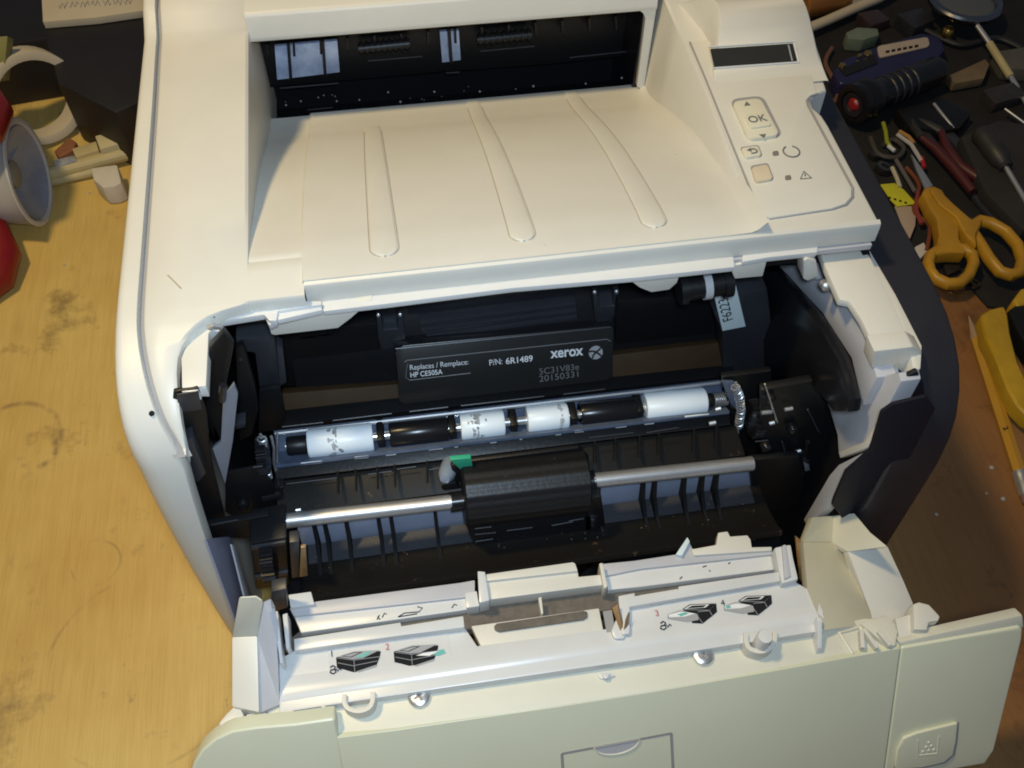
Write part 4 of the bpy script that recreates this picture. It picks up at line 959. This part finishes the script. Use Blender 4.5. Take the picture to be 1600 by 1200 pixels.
# release button with the cartridge symbol
RB = [(1398, 1196), (1402, 1172), (1412, 1154), (1432, 1146), (1497, 1130), (1494, 1160), (1490, 1180), (1476, 1192), (1440, 1200), (1400, 1203)]
cen = (sum(u for u, v in RB) / len(RB), sum(v for u, v in RB) / len(RB))
prism("button_gap", SEAM, door, [PF(cen[0] + (u - cen[0]) * 1.035, cen[1] + (v - cen[1]) * 1.05, .0006) for u, v in RB], -fn * .002, 0)
rb_ = prism("release_button", PANELW, door, [PF(u, v, .006) for u, v in RB], -fn * .006, .0035, seg=3)
mb = MB()
for P in ([(1434, 1156), (1435, 1180), (1464, 1177), (1467, 1150)],): mb.tube([PF(u, v, .0062) for u, v in P], .0012, 6)
for (u, v) in ((1451, 1160), (1447, 1167), (1455, 1165), (1442, 1174), (1451, 1172), (1459, 1171)):
    q = PF(u, v, .006); mb.lathe([(0, .0022), (.002, .0014), (.0026, 0)], q, fn, 8)
mb.build("toner_symbol", CREAM, door)

# ================================================================== THINGS ON THE BENCH, LEFT
RED = mat("red_plastic", (.20, .006, .007), .35, vary=.2, vscale=20)
OFFW = mat("off_white_plastic", (.46, .45, .43), .4, vary=.08, vscale=20)
DISH = mat("grey_dish", (.30, .33, .42), .35, .3, vary=.25, vscale=40)
PAPER = mat("paper", (.58, .50, .37), .8, vary=.1, vscale=20)
BEIGE = mat("beige_plastic", (.52, .43, .22), .5, vary=.15, vscale=40)
BLK2 = mat("black_case", (.012, .010, .012), .5, vary=.3, vscale=20)
YEL = mat("yellow_tool_plastic", (.55, .33, .02), .42, vary=.25, vscale=30, bump=.1, bscale=200)
ORG = mat("orange_scissor_plastic", (.52, .265, .018), .4, vary=.22, vscale=30, bump=.1, bscale=250)
NAVY = mat("navy_plastic", (.020, .020, .075), .4, vary=.25, vscale=30)
BRASS = mat("brass", (.60, .40, .12), .3, 1.0)
AMBER = mat("amber_plastic", (.30, .12, .03), .3, vary=.2, vscale=20)

# white reel lying on its side, open grey end towards the printer
rc = PZ(46, 270, .14)                                    # centre of the open end
rx = V((1.0, -.02, .03)).normalized()
mb = MB(); RR = .140
rt_ = thing("reel", (rc.x - .12, rc.y + .03, 0), "white cup-shaped reel lying on its side with its hollow grey end facing the printer", "reel")
mb.lathe([(0, -.26), (.085, -.26), (.107, -.24), (.116, -.12), (.129, -.04), (RR - .004, -.008), (RR, -.002), (RR - .002, .002), (RR - .012, .002), (RR - .018, -.004), (RR - .03, -.03), (.055, -.06), (0, -.06)], rc, rx, 44)
mb.build("cup", OFFW, rt_)
mb = MB(); mb.lathe([(0, -.055), (.052, -.053), (RR - .034, -.024), (RR - .026, -.014), (RR - .020, -.003), (RR - .021, -.001), (RR - .032, -.012), (.056, -.045), (0, -.05)], rc, rx, 44); mb.build("dish", DISH, rt_)
mb = MB(); mb.lathe([(.0, -.052), (.036, -.052), (.036, -.036), (.024, -.030), (0, -.030)], rc, rx, 24); mb.build("hub", mat("dull_hub", (.26, .25, .20), .5, vary=.3, vscale=60), rt_)
e1 = rx.cross(V((0, 0, 1))).normalized(); e2 = rx.cross(e1)
for k in range(6):
    a = 2 * math.pi * k / 6 + .3; d_ = e1 * math.cos(a) + e2 * math.sin(a); t_ = rx.cross(d_) * .004
    p, q = rc - rx * .046 + d_ * .036, rc - rx * .020 + d_ * .103
    MB().prism([p - t_, q - t_, q + t_, p + t_], -rx * .02).build("spoke", DISH, rt_)
# red clamp that reaches round the reel
mb = MB(); P = [PZ(-50, 470, .03), PZ(-4, 432, .04), PZ(6, 400, .05), PZ(-16, 350, .08), PZ(-60, 300, .16), PZ(-50, 240, .30), PZ(-18, 205, .34), PZ(-4, 175, .33), PZ(-28, 135, .30), PZ(-70, 150, .25)]
mb.tube(P, [.04, .045, .042, .040, .036, .036, .036, .036, .036, .03], 16); mb.build("clamp", RED, None, tag=("glossy red curved handle at the left edge, reaching past the white reel", "clamp"))
# roll of masking tape standing behind
tc_ = PZ(52, 150, .13); ta = V((.55, -.8, .25)).normalized()
mb = MB(); n = 40; x_ = ta.orthogonal().normalized(); y_ = ta.cross(x_); rg = []
for h, r_ in ((-.035, .105), (-.035, .13), (.035, .13), (.035, .105)):
    rg.append([tc_ + ta * h + x_ * (r_ * math.cos(2 * math.pi * k / n)) + y_ * (r_ * math.sin(2 * math.pi * k / n)) for k in range(n)])
rg.append(rg[0]); mb.loft(rg, caps=False); mb.build("tape_roll", PAPER, None, .003, tag=("pale roll of tape standing behind the white reel", "tape roll"))
# yellow edged card box at the far left
mb = MB(); mb.prism([PZ(-60, 62, .32), PZ(12, 56, .32), PZ(6, 122, .22), PZ(-60, 130, .22)], (0, .03, -.03)); mb.build("card_box", mat("olive_card", (.30, .27, .08), .5, vary=.3, vscale=30), None, .003, tag=("small olive yellow card box at the left edge above the red handle", "box"))
# black case behind, with a pad of paper on it
mb = MB(); mb.prism(zs([(-120, -80), (250, -120), (262, 120), (216, 160), (180, 176), (90, 130), (70, 60), (-120, 90)], .20), (0, 0, -.20)); mb.build("black_case", BLK2, None, .01, tag=("black flat-topped case behind the printer with paper on it", "case"))
pd = thing("note_pad", PZ(140, 10, .20), "cream paper pad with scribbled handwriting lying on the black case", "note pad")
NP = [(62, -60), (67, 34), (150, 27), (226, 16), (232, -70)]
prism("paper_block", PAPER, pd, zs(NP, .225), (0, 0, -.022), .001)
mb = MB()
for k in range(7):
    u0 = 92 + k * 17; mb.tube(zs([(u0 + a * 2.2, 9 + 5 * math.sin(a * 1.9 + k) - k * 1.0 - a * .2) for a in range(7)], .2258), .0012, 5)
mb.build("handwriting", INKM, pd, kind="stuff")
# dark wooden slat lying across behind the reel
mb = MB(); mb.prism(zs([(92, 176), (215, 130), (240, 128), (240, 150), (110, 196)], .02), (0, 0, -.018)); mb.build("dark_lath", mat("dark_wood", (.10, .055, .03), .6, vary=.3, vscale=30), None, .003, tag=("dark narrow wooden slat lying in front of the black case", "slat"))
# pale rods and a connector
def rod(name, a, b, za, zb, r_, m, lab, cat, grp=None):
    MB().tube([PZ(*a, za), PZ(*b, zb)], r_, 12).build(name, m, None, .001, tag=(lab, cat) + ((grp,) if grp else ()))
rod("dowel", (70, 274), (250, 226), .030, .030, .020, BEIGE, "long pale dowel running from the white reel to the printer", "dowel")
rod("dowel", (80, 284), (150, 268), .014, .014, .013, BEIGE, "short pale dowel under the long one beside the white reel", "dowel")
cn = thing("plug", PZ(160, 225, 0), "cream rectangular plug with a thinner neck beside the long dowel", "plug")
prism("plug_body", mat("cream_plug", (.58, .50, .30), .45, vary=.1, vscale=20), cn, zs([(148, 212), (184, 203), (194, 222), (156, 233)], .07), (0, 0, -.06), .004)
prism("neck", BEIGE, cn, zs([(112, 232), (150, 220), (154, 234), (118, 246)], .055), (0, 0, -.045), .004)
prism("strain_relief", AMBER, cn, zs([(186, 208), (220, 206), (220, 220), (192, 222)], .05), (0, 0, -.03), .003)
mb = MB(); mb.prism(zs([(82, 250), (116, 242), (120, 250), (86, 260)], .055), (0, 0, -.04)); mb.build("battery", mat("blue_grey_wrap", (.08, .10, .16), .4, col2=(.5, .5, .5), vscale=70), None, .004, tag=("small dark blue battery with pale print lying by the dowel", "battery"))
mb = MB(); mb.prism(zs([(140, 262), (183, 256), (190, 285), (178, 291), (160, 293), (146, 281)], .065), (0, 0, -.064)); mb.build("eraser", mat("dirty_white_rubber", (.66, .60, .50), .7, vary=.15, vscale=40), None, .008, tag=("white worn eraser block under the long dowel beside the printer", "eraser"))
mb = MB(); mb.prism(zs([(84, 236), (108, 214), (120, 222), (112, 236), (92, 246)], .03), (0, 0, -.03)); mb.build("orange_scrap", mat("orange_scrap_plastic", (.32, .13, .06), .6, vary=.4, vscale=50), None, .004, tag=("small orange brown scrap behind the dowels next to the reel", "scrap"))
mb = MB(); mb.lathe([(0, 0), (.012, .002), (.014, .010), (.008, .018), (0, .02)], PZ(133, 210, 0), (0, 0, 1), 12); mb.build("bead", mat("pink_bead", (.5, .42, .45), .4), None, tag=("tiny pale bead lying in front of the dark slat", "bead"))
mb = MB(); mb.prism(zs([(88, 190), (108, 186), (104, 202), (92, 210)], .02), (0, 0, -.02)); mb.build("brass_offcut", mat("ochre_offcut", (.30, .19, .05), .6, vary=.3, vscale=40), None, .003, tag=("little ochre offcut lying by the rim of the reel", "offcut"))

# ================================================================== THINGS ON THE BENCH, RIGHT
MAT_Z = .012
mb = MB(); mb.prism(zs([(1180, -90), (1720, -120), (1760, 520), (1620, 486), (1545, 478), (1520, 450), (1478, 452), (1430, 400), (1396, 345), (1330, 260), (1260, 120)], MAT_Z), (0, 0, -.010))
mb.build("black_cloth", mat("black_cloth", (.014, .012, .012), .9, vary=.5, vscale=40, bump=.4, bscale=400), None, .003, tag=("black cloth spread on the bench under the tools at the right", "cloth"))
# cream cable
mb = MB(); mb.tube([PZ(u, v, z) for u, v, z in ((1230, 52, .05), (1258, 46, .05), (1292, 32, .05), (1330, 15, .05), (1372, -2, .05), (1420, -30, .05))], .016, 12); mb.build("cable", mat("cream_cable", (.58, .48, .34), .5), None, tag=("cream cable leaving the back of the printer towards the upper right", "cable"))
mb = MB(); mb.tube([PZ(1300, 8, .05), PZ(1258, 22, .05), PZ(1236, 40, .05)], .008, 8); mb.build("cable", mat("brown_cable", (.12, .07, .04), .5), None, tag=("thin brown cable curving beside the cream cable", "cable"))
bt = thing("pill_bottle", PZ(1282, -2, 0), "amber plastic bottle lying behind the printer beside the cream cable", "bottle")
mb = MB(); p, q = PZ(1250, 4, .06), PZ(1322, -10, .06); L_ = (q - p).length
mb.lathe([(0, 0), (.05, 0), (.056, .006), (.056, L_ * .8), (.045, L_ * .9), (.045, L_), (0, L_)], p, q - p, 24); mb.build("bottle_body", AMBER, bt)
mb = MB(); mb.lathe([(0, 0), (.054, 0), (.054, .05), (0, .05)], q, q - p, 24); mb.build("cap", OFFW, bt)
# navy folding tool with a cream label
nt_ = thing("folding_tool", PZ(1390, 95, MAT_Z), "dark blue folding tool with a cream sticker and brass rivets behind the flashlight", "tool")
prism("handle", NAVY, nt_, zs([(1302, 110), (1318, 92), (1350, 78), (1440, 50), (1470, 56), (1478, 76), (1458, 98), (1400, 116), (1340, 130), (1312, 130)], .075), (0, 0, -.06), .012, seg=3)
prism("inlay", BLK2, nt_, zs([(1312, 108), (1368, 84), (1372, 98), (1322, 118)], .079), (0, 0, -.006), .002)
prism("sticker", mat("cream_sticker", (.50, .40, .32), .55, vary=.15, vscale=60), nt_, rrect(*zs([(1370, 72), (1450, 57), (1453, 72), (1374, 90)], .080), .016), (0, 0, -.005), .001)
mb = MB()
for k in range(6):
    u = 1384 + k * 9; mb.prism(zs([(u, 79 - k * 1.7), (u + 6, 78 - k * 1.7), (u + 6, 82 - k * 1.7), (u, 83 - k * 1.7)], .0806), (0, 0, -.0004))
mb.build("sticker_print", INKD, nt_, kind="stuff")
for (u, v, r_) in ((1316, 103, .012), (1343, 88, .008), (1356, 84, .013)):
    mb = MB(); mb.lathe([(0, 0), (r_, 0), (r_ * .8, .006), (0, .008)], PZ(u, v, .079), (0, 0, 1), 14); mb.build("rivet", BRASS, nt_)
mb = MB(); mb.prism(zs([(1322, 50), (1340, 42), (1372, 44), (1374, 54), (1350, 62), (1326, 60)], .06), (0, 0, -.045)); mb.build("lighter", mat("pale_green_plastic", (.20, .24, .17), .4, vary=.3, vscale=30), None, .006, tag=("pale green cigarette lighter lying behind the blue folding tool", "lighter"))
# flashlight
fa = PZ(1332, 164, .085); fb = fa + V((.92, .38, -.04)).normalized() * .36
fl = thing("flashlight", (fa.x + .1, fa.y + .03, MAT_Z), "black metal flashlight with a dull red lens pointing at the printer", "flashlight")
ax_ = (fb - fa).normalized(); L_ = (fb - fa).length
mb = MB(); mb.lathe([(0, .01), (.040, .01), (.040, -.004), (.052, -.004), (.060, .0), (.062, .02), (.058, .028), (.062, .036), (.062, .06), (.050, .085), (.046, .10), (.046, L_ - .02), (.040, L_), (0, L_)], fa, ax_, 36); mb.build("barrel", BLACKG, fl)
mb = MB(); mb.lathe([(0, .004), (.022, .004), (.024, .0), (.036, -.001), (.038, .004), (.0385, .008), (0, .009)], fa, ax_, 28); mb.build("head_ring", DARK, fl)
mb = MB(); mb.lathe([(0, -.004), (.014, -.002), (.020, .004), (.020, .008), (0, .008)], fa, ax_, 20); mb.build("lens", mat("red_lens", (.30, .02, .02), .35), fl)
for k in range(4):
    mb = MB(); mb.lathe([(.0455, 0), (.0485, .003), (.0485, .009), (.0455, .012)], fa + ax_ * (.13 + .03 * k), ax_, 30); mb.build("grip_ring", DARK, fl)
# magnifier at the top right
mg = thing("magnifier", PZ(1510, 20, MAT_Z), "round chrome-rimmed magnifier with a thin segmented handle at the top right", "magnifier")
mc = PZ(1508, 2, .10)
mb = MB(); mb.tube([mc + V((.105 * math.cos(2 * math.pi * k / 36), .105 * math.sin(2 * math.pi * k / 36), 0)) for k in range(36)], .014, 10, closed=True); mb.build("rim", mat("dark_chrome", (.25, .25, .26), .25, 1.0), mg)
mb = MB(); mb.lathe([(0, .012), (.06, .009), (.095, 0), (.06, -.009), (0, -.012)], mc, (0, 0, 1), 36); mb.build("lens", mat("smoky_glass", (.10, .105, .11), .05), mg)
lines("shank", METAL, mg, [[PZ(1527, 40, .09), PZ(1548, 70, .07)], [PZ(1578, 118, .05), PZ(1612, 175, .03)]], .008, 10)
mb = MB(); mb.tube([PZ(1546, 68, .072), PZ(1579, 120, .05)], .012, 12); mb.build("sleeve", BEIGE, mg)
mb = MB(); mb.lathe([(0, 0), (.02, 0), (.022, .02), (.014, .034), (0, .04)], PZ(1477, 58, .03), (0, 0, 1), 16); mb.build("brass_nut", BRASS, None, tag=("small brass nut lying between the folding tool and the magnifier", "nut"))
mb = MB(); mb.prism(zs([(1482, 118), (1540, 92), (1546, 100), (1538, 122), (1492, 130)], .05), (0, 0, -.03)); mb.build("wood_chip", mat("tan_wood", (.22, .15, .08), .6, vary=.3, vscale=30), None, .003, tag=("tan wooden chip lying below the magnifier", "chip"))
mb = MB(); mb.prism(zs([(1555, 80), (1610, 72), (1640, 110), (1570, 106)], .06), (0, 0, -.045)); mb.build("grey_block", mat("grey_brown_block", (.12, .11, .09), .6, vary=.3, vscale=30), None, .005, tag=("dull grey block partly under the magnifier handle at the right edge", "block"))
rod("needle", (1459, 162), (1490, 201), .06, .05, .005, METAL, "thin bright steel needle lying on the black pouch", "needle")
rod("needle", (1570, 170), (1606, 196), .05, .04, .004, METAL, "dull steel needle at the right edge below the magnifier handle", "needle")
# black pouch and the two long black files
mb = MB(); mb.prism(zs([(1500, 212), (1560, 186), (1660, 200), (1680, 330), (1600, 360), (1540, 300)], .07), (0, 0, -.055)); mb.build("pouch", mat("worn_black_leather", (.030, .026, .024), .7, vary=.4, vscale=20, bump=.3, bscale=200), None, .015, tag=("worn black pouch at the right edge above the scissors", "pouch"))
mb = MB(); mb.prism(zs([(1400, 170), (1470, 150), (1520, 176), (1500, 200), (1470, 205), (1420, 196)], .055), (0, 0, -.042)); mb.build("black_holster", BLACK, None, .01, tag=("black plastic holster beside the flashlight under the needle", "holster"))
for (a, b, lab) in (((1424, 182), (1566, 352), "long black file beside the scissors, nearer the printer"), ((1452, 172), (1600, 338), "long black file between the other file and the pouch")):
    p, q = PZ(*a, .045), PZ(*b, .03); d_ = (q - p).normalized(); s_ = d_.cross(V((0, 0, 1))) * .016
    mb = MB(); mb.prism([p - s_, q - s_ * .7, q + s_ * .7, p + s_], (0, 0, -.014)); mb.build("file", GREYB, None, .003, tag=(lab, "file", "long black files"))
# measuring tape blade and card
tm = thing("measuring_tape", PZ(1402, 300, MAT_Z), "bright yellow strip of measuring tape with black dots beside the printer", "tape measure")
prism("blade", mat("yellow_tape", (.62, .58, .02), .5, vary=.1, vscale=30), tm, zs([(1376, 288), (1398, 286), (1412, 296), (1432, 318), (1402, 322), (1392, 312)], .035), (0, 0, -.004), .0005)
for k in range(4):
    u, v = 1388 + k * 8.3, 307 + k * 2.6
    prism("tape_mark", INKD, tm, zs([(u, v), (u + 4, v + .5), (u + 4.5, v + 3.5), (u + .5, v + 3)], .0356), (0, 0, -.0005), 0)
mb = MB(); mb.prism(zs([(1398, 322), (1432, 322), (1430, 352), (1422, 372), (1410, 352)], .03), (0, 0, -.004)); mb.build("card", mat("buff_card", (.42, .32, .24), .8), None, .0005, tag=("buff scrap of card below the yellow measuring strip", "card"))
mb = MB(); mb.prism(zs([(1430, 385), (1444, 378), (1450, 392), (1440, 402), (1430, 398)], .03), (0, 0, -.018)); mb.build("paper_scrap", mat("white_scrap", (.55, .50, .46), .8), None, .003, tag=("white paper scrap beside the dark side of the printer", "scrap"))
# little wires
WIRES = [([(1380, 192), (1384, 206), (1386, 222), (1392, 230)], (.30, .32, .02), "yellow green wire end curling beside the flashlight"),
         ([(1388, 228), (1398, 236)], (.6, .6, .58), "short white wire end below the yellow green wire"),
         ([(1416, 192), (1428, 196), (1432, 202)], (.16, .28, .03), "green wire end under the flashlight barrel"),
         ([(1402, 210), (1424, 226), (1440, 252)], (.45, .42, .40), "pale grey wire lying across the black cloth"),
         ([(1440, 246), (1444, 262)], (.40, .02, .02), "short red wire end below the pale wire"),
         ([(1405, 205), (1420, 214), (1428, 224)], (.40, .20, .06), "copper coloured wire beside the pale wire"),
         ([(1394, 262), (1402, 280), (1406, 292)], (.50, .45, .30), "cream wire stub above the yellow measuring strip"),
         ([(1434, 300), (1432, 330), (1440, 350)], (.24, .04, .03), "dark red wire hanging beside the scissors"),
         ([(1400, 250), (1430, 300)], (.12, .10, .09), "grey wire running towards the scissors")]
for P, c_, lab in WIRES:
    MB().tube(zs(P, .04), .006, 8).build("wire", mat("wire_insulation", c_, .45), None, tag=(lab, "wire", "loose wire ends"))
for (u, v, r_, lab) in ((1366, 246, .022, "dull steel nut closest to the dark side of the printer"), (1378, 268, .026, "larger steel nut just above the yellow measuring strip"), (1446, 352, .016, "small steel nut beside the scissor shank"), (1456, 372, .018, "steel nut close to the lower scissor loop"), (1494, 452, .020, "steel nut under the lower scissor loop"), (1520, 446, .016, "small steel nut right of the lower scissor loop")):
    mb = MB(); mb.lathe([(r_ * .5, 0), (r_, 0), (r_, r_ * .8), (r_ * .5, r_ * .8), (r_ * .5, 0)], PZ(u, v, MAT_Z + .001), (.2, .1, 1), 6); mb.build("nut", mat("dull_steel", (.22, .21, .20), .35, 1.0), None, .001, tag=(lab, "nut", "loose nuts"))

# scissors
SZ = .065
so = thing("scissors", PZ(1500, 370, 0), "scissors with orange plastic loop handles lying beside the printer", "scissors")
def loop(u, v, pts, r_, fl_): return MB().tube(zs(pts, SZ), r_, 14, closed=True, flat=fl_)
lp = [(1450, 412), (1453, 400), (1466, 391), (1486, 388), (1506, 390), (1519, 399), (1521, 413), (1513, 431), (1498, 443), (1480, 444), (1462, 436), (1453, 425)]
up_ = [(1519, 352), (1530, 345), (1548, 349), (1572, 363), (1590, 384), (1597, 408), (1592, 426), (1578, 430), (1562, 425), (1546, 406), (1530, 380), (1520, 365)]
loop(0, 0, lp, .0145, 1.25).build("lower_loop", ORG, so)
loop(0, 0, up_, .0145, 1.25).build("upper_loop", ORG, so)
prism("shank", ORG, so, zs([(1441, 300), (1446, 291), (1460, 289), (1474, 296), (1484, 315), (1496, 332), (1500, 352), (1500, 372), (1512, 394), (1488, 393), (1462, 396), (1468, 366), (1464, 340), (1452, 322)], .082), (0, 0, -.045), .010, seg=3)
prism("shank_cover", ORG, so, zs([(1452, 294), (1470, 296), (1492, 318), (1518, 340), (1536, 346), (1526, 366), (1528, 384), (1508, 364), (1494, 338), (1468, 318)], .092), (0, 0, -.04), .010, seg=3)
prism("blade", METAL, so, zs([(1446, 294), (1458, 290), (1440, 262), (1424, 240), (1432, 264)], .06), (0, 0, -.008), .001)
# pencil
pa_, pb_ = PZ(1513, 492, .0145), PZ(1592, 738, .0145)
pn = thing("pencil", PZ(1550, 610, 0), "yellow pencil lying on the bench parallel to the printer side", "pencil")
d_ = (pb_ - pa_).normalized(); L_ = (pb_ - pa_).length
mb = MB(); mb.lathe([(.0, .05), (.007, .05), (.0145, .08), (.0145, L_), (0, L_)], pa_, d_, 6); mb.build("shaft", mat("pencil_paint", (.50, .26, .03), .35, vary=.1, vscale=30), pn, angle=20)
mb = MB(); mb.lathe([(.0, 0), (.002, .008), (.0142, .08), (0, .08)], pa_, d_, 12); mb.build("point", mat("bare_wood_tip", (.36, .24, .14), .7), pn)
mb = MB(); mb.lathe([(.0, L_), (.0150, L_), (.0158, L_ + .012), (.0145, L_ + .018), (.0158, L_ + .03), (.015, L_ + .06), (0, L_ + .06)], pa_, d_, 18); mb.build("ferrule", METAL, pn)
mb = MB(); mb.lathe([(0, L_ + .06), (.0135, L_ + .06), (.0135, L_ + .075), (.010, L_ + .08), (0, L_ + .08)], pa_, d_, 16); mb.build("rubber", mat("worn_rubber", (.22, .12, .10), .7), pn)
tq = PZ(1568, 668, .0440)
text("pencil_print", "2", .018, PZ(1566, 668, .0285), V((.2, -.98, 0)), V((1, .2, 0)), INKD, pn, .02, .001)
# yellow handled cutters
yc = thing("cutters", PZ(1590, 540, 0), "cutters with a chunky yellow handle and black grip at the right edge", "cutters")
prism("lower_handle", YEL, yc, zs([(1533, 490), (1546, 482), (1570, 476), (1576, 490), (1580, 520), (1592, 566), (1622, 630), (1620, 660), (1606, 650), (1590, 634), (1574, 606), (1556, 560), (1540, 524)], .07), (0, 0, -.05), .012, seg=3)
prism("upper_handle", YEL, yc, zs([(1583, 468), (1596, 450), (1640, 440), (1650, 470), (1606, 474), (1590, 478)], .08), (0, 0, -.05), .010, seg=3)
prism("grip", BLACK, yc, zs([(1576, 484), (1590, 474), (1640, 480), (1650, 560), (1612, 552), (1592, 520)], .075), (0, 0, -.05), .008)
# crumbs of paper on the bench
mb = MB()
for (u, v, r_) in ((1549, 731, .006), (1541, 771, .0035), (1567, 780, .006), (1463, 804, .0045), (1385, 806, .003), (101, 414, .004), (140, 302, .004)):
    q = PZ(u, v, 0); mb.lathe([(0, 0), (r_, .001), (r_ * .7, r_ * .6), (0, r_ * .7)], q, (.1, .1, 1), 6)
mb.build("bench_crumbs", mat("white_crumbs", (.42, .38, .34), .8), None, kind="stuff", tag=("scattered white crumbs on the bench right of the printer", "crumbs"))

# more dark tools on the cloth
def grip(name, a, b, za, zb, prof, m, parent):
    p, q = PZ(*a, za), PZ(*b, zb); L_ = (q - p).length
    return MB().lathe([(r_, t * L_) for r_, t in prof], p, q - p, 16).build(name, m, parent)
DGREY = mat("dull_dark_grey", (.035, .033, .031), .5, vary=.4, vscale=40)
sd = thing("screwdriver", PZ(1565, 245, MAT_Z), "dark screwdriver lying across the black pouch with its steel shaft pointing down", "screwdriver")
grip("handle", (1530, 205), (1572, 262), .095, .085, [(0, 0), (.024, .02), (.030, .10), (.027, .3), (.030, .5), (.028, .8), (.017, .93), (.020, 1), (0, 1)], DGREY, sd)
grip("shaft", (1572, 262), (1612, 330), .085, .07, [(0, 0), (.007, .0), (.007, .94), (.010, 1), (0, 1)], METAL, sd)
pl = thing("pliers", PZ(1470, 240, MAT_Z), "open pliers with thin dark red grips lying between the flashlight and the files", "pliers")
for P in ([(1440, 215), (1462, 232), (1490, 262), (1520, 300)], [(1470, 205), (1480, 232), (1500, 260), (1545, 290)]):
    MB().tube(zs(P, .05), [.010, .014, .016, .013], 12).build("grip", mat("dark_red_grip", (.07, .012, .012), .45), pl)
MB().tube(zs([(1440, 215), (1428, 200), (1424, 186)], .05), [.012, .012, .005], 10).build("jaw", DGREY, pl)
MB().tube(zs([(1470, 205), (1452, 196), (1434, 186)], .05), [.012, .012, .005], 10).build("jaw", DGREY, pl)
def cord(pts, z, r_, c_, lab):
    P = zs(pts, z); fine = []
    for i in range(len(P) - 1):
        p0, p1, p2, p3 = P[max(0, i - 1)], P[i], P[i + 1], P[min(len(P) - 1, i + 2)]
        for k in range(6):
            t = k / 6; fine.append(.5 * (2 * p1 + (p2 - p0) * t + (2 * p0 - 5 * p1 + 4 * p2 - p3) * t * t + (3 * p1 - p0 - 3 * p2 + p3) * t ** 3))
    fine.append(P[-1])
    MB().tube(fine, r_, 9).build("cord", mat("cord_sheath", c_, .5), None, tag=(lab, "cord", "cords among the tools"))
cord([(1300, 75), (1290, 100), (1310, 140), (1300, 165)], .03, .007, (.16, .07, .04), "brown cord running down beside the display corner of the printer")
cord([(1400, 30), (1440, 44), (1500, 70), (1560, 60), (1620, 90)], .03, .009, (.02, .02, .022), "black cord passing under the magnifier towards the right edge")
cord([(1360, 215), (1372, 240), (1400, 246), (1412, 232), (1396, 218), (1380, 226)], .03, .007, (.06, .05, .04), "small dark cord coil beside the dark side of the printer")
cord([(1560, 352), (1590, 345), (1625, 372)], .03, .010, (.03, .028, .026), "thick dark cord curving past the upper scissor loop")
cord([(1416, 262), (1436, 290), (1428, 330), (1452, 352), (1448, 392)], .03, .006, (.18, .05, .02), "reddish cord trailing beside the scissors shank")
for pts, zz, c_, lab in (([(1340, 20), (1372, 14), (1392, 30), (1362, 40)], .05, (.05, .03, .03), "dark brown plastic cap behind the green lighter"), ([(1402, 22), (1440, 12), (1462, 30), (1430, 44)], .06, (.03, .03, .035), "charcoal plastic block between the cable and the magnifier"), ([(1536, 140), (1590, 126), (1602, 148), (1556, 162)], .05, (.045, .04, .036), "dark grey block below the magnifier handle"), ([(1548, 408), (1566, 402), (1572, 420), (1560, 426)], .03, (.02, .018, .018), "black cap inside the upper scissor loop"), ([(1472, 404), (1498, 400), (1502, 420), (1480, 430)], .03, (.03, .022, .02), "dark scrap inside the lower scissor loop")):
    MB().prism(zs(pts, zz), (0, 0, -zz + MAT_Z)).build("plastic_block", mat("dark_block", c_, .45, vary=.4, vscale=50), None, .004, tag=(lab, "block"))
# a scratch and a few dirty spots on the top cover
MB().tube(zs([(262, 430), (270, 438), (283, 451)], .8802), .0011, 5).build("scratch", mat("scratch_brown", (.46, .39, .27), .7), pr)
for (u, v, r_) in ((237, 646, .004), (376, 562, .0022), (334, 494, .0025)):
    q = PZ(u, v, .8335 if u == 237 else .872); MB().lathe([(0, -.002), (r_, 0), (0, .0025)], q, (0, -.4, 1), 7).build("dirt_spot", INKD, pr)
# gear and hub at the left end of the rollers
gc = PY(404, 712, .79); mb = MB(); n = 20; ring = []
for i in range(n * 4):
    a = 2 * math.pi * i / (n * 4); rr_ = .030 if i % 4 in (0, 1) else .025
    ring.append(gc + V((0, rr_ * math.cos(a), rr_ * math.sin(a))))
mb.prism(ring, (.014, 0, 0)); mb.build("gear", BLACKG, pr)
gc2 = PY(1172, 655, .79); ring = [gc2 + V((0, (.034 if i % 4 in (0, 1) else .029) * math.cos(2 * math.pi * i / 80), (.034 if i % 4 in (0, 1) else .029) * math.sin(2 * math.pi * i / 80))) for i in range(80)]
MB().prism(ring, (.016, 0, 0)).build("gear", BLACKG, pr)
gc3 = PY(410, 880, .665); ring = [gc3 + V((0, (.030 if i % 4 in (0, 1) else .025) * math.cos(2 * math.pi * i / 64), (.030 if i % 4 in (0, 1) else .025) * math.sin(2 * math.pi * i / 64))) for i in range(64)]
MB().prism(ring, (.02, 0, 0)).build("gear", BLACKG, pr)
for (a, b, y) in (((396, 730), (410, 728), .765), ((1180, 690), (1200, 688), .745), ((1215, 720), (1238, 716), .74), ((1222, 690), (1228, 712), .74), ((1262, 640), (1280, 676), .745), ((300, 824), (316, 822), .715), ((330, 820), (372, 812), .715)):
    MB().tube([PY(*a, y), PY(*b, y)], .0014, 5).build("frame_edge", GREYB, pr)
for (u, v, y) in ((1205, 625, .75), (1240, 672, .745), (1198, 700, .745), (1250, 742, .735), (380, 790, .76), (436, 760, .765)):
    MB().lathe([(0, -.004), (.007, -.003), (.009, 0), (.009, .01)], PY(u, v, y), (-.1, 1, -.2), 14).build("hub_stud", BLACKG, pr)
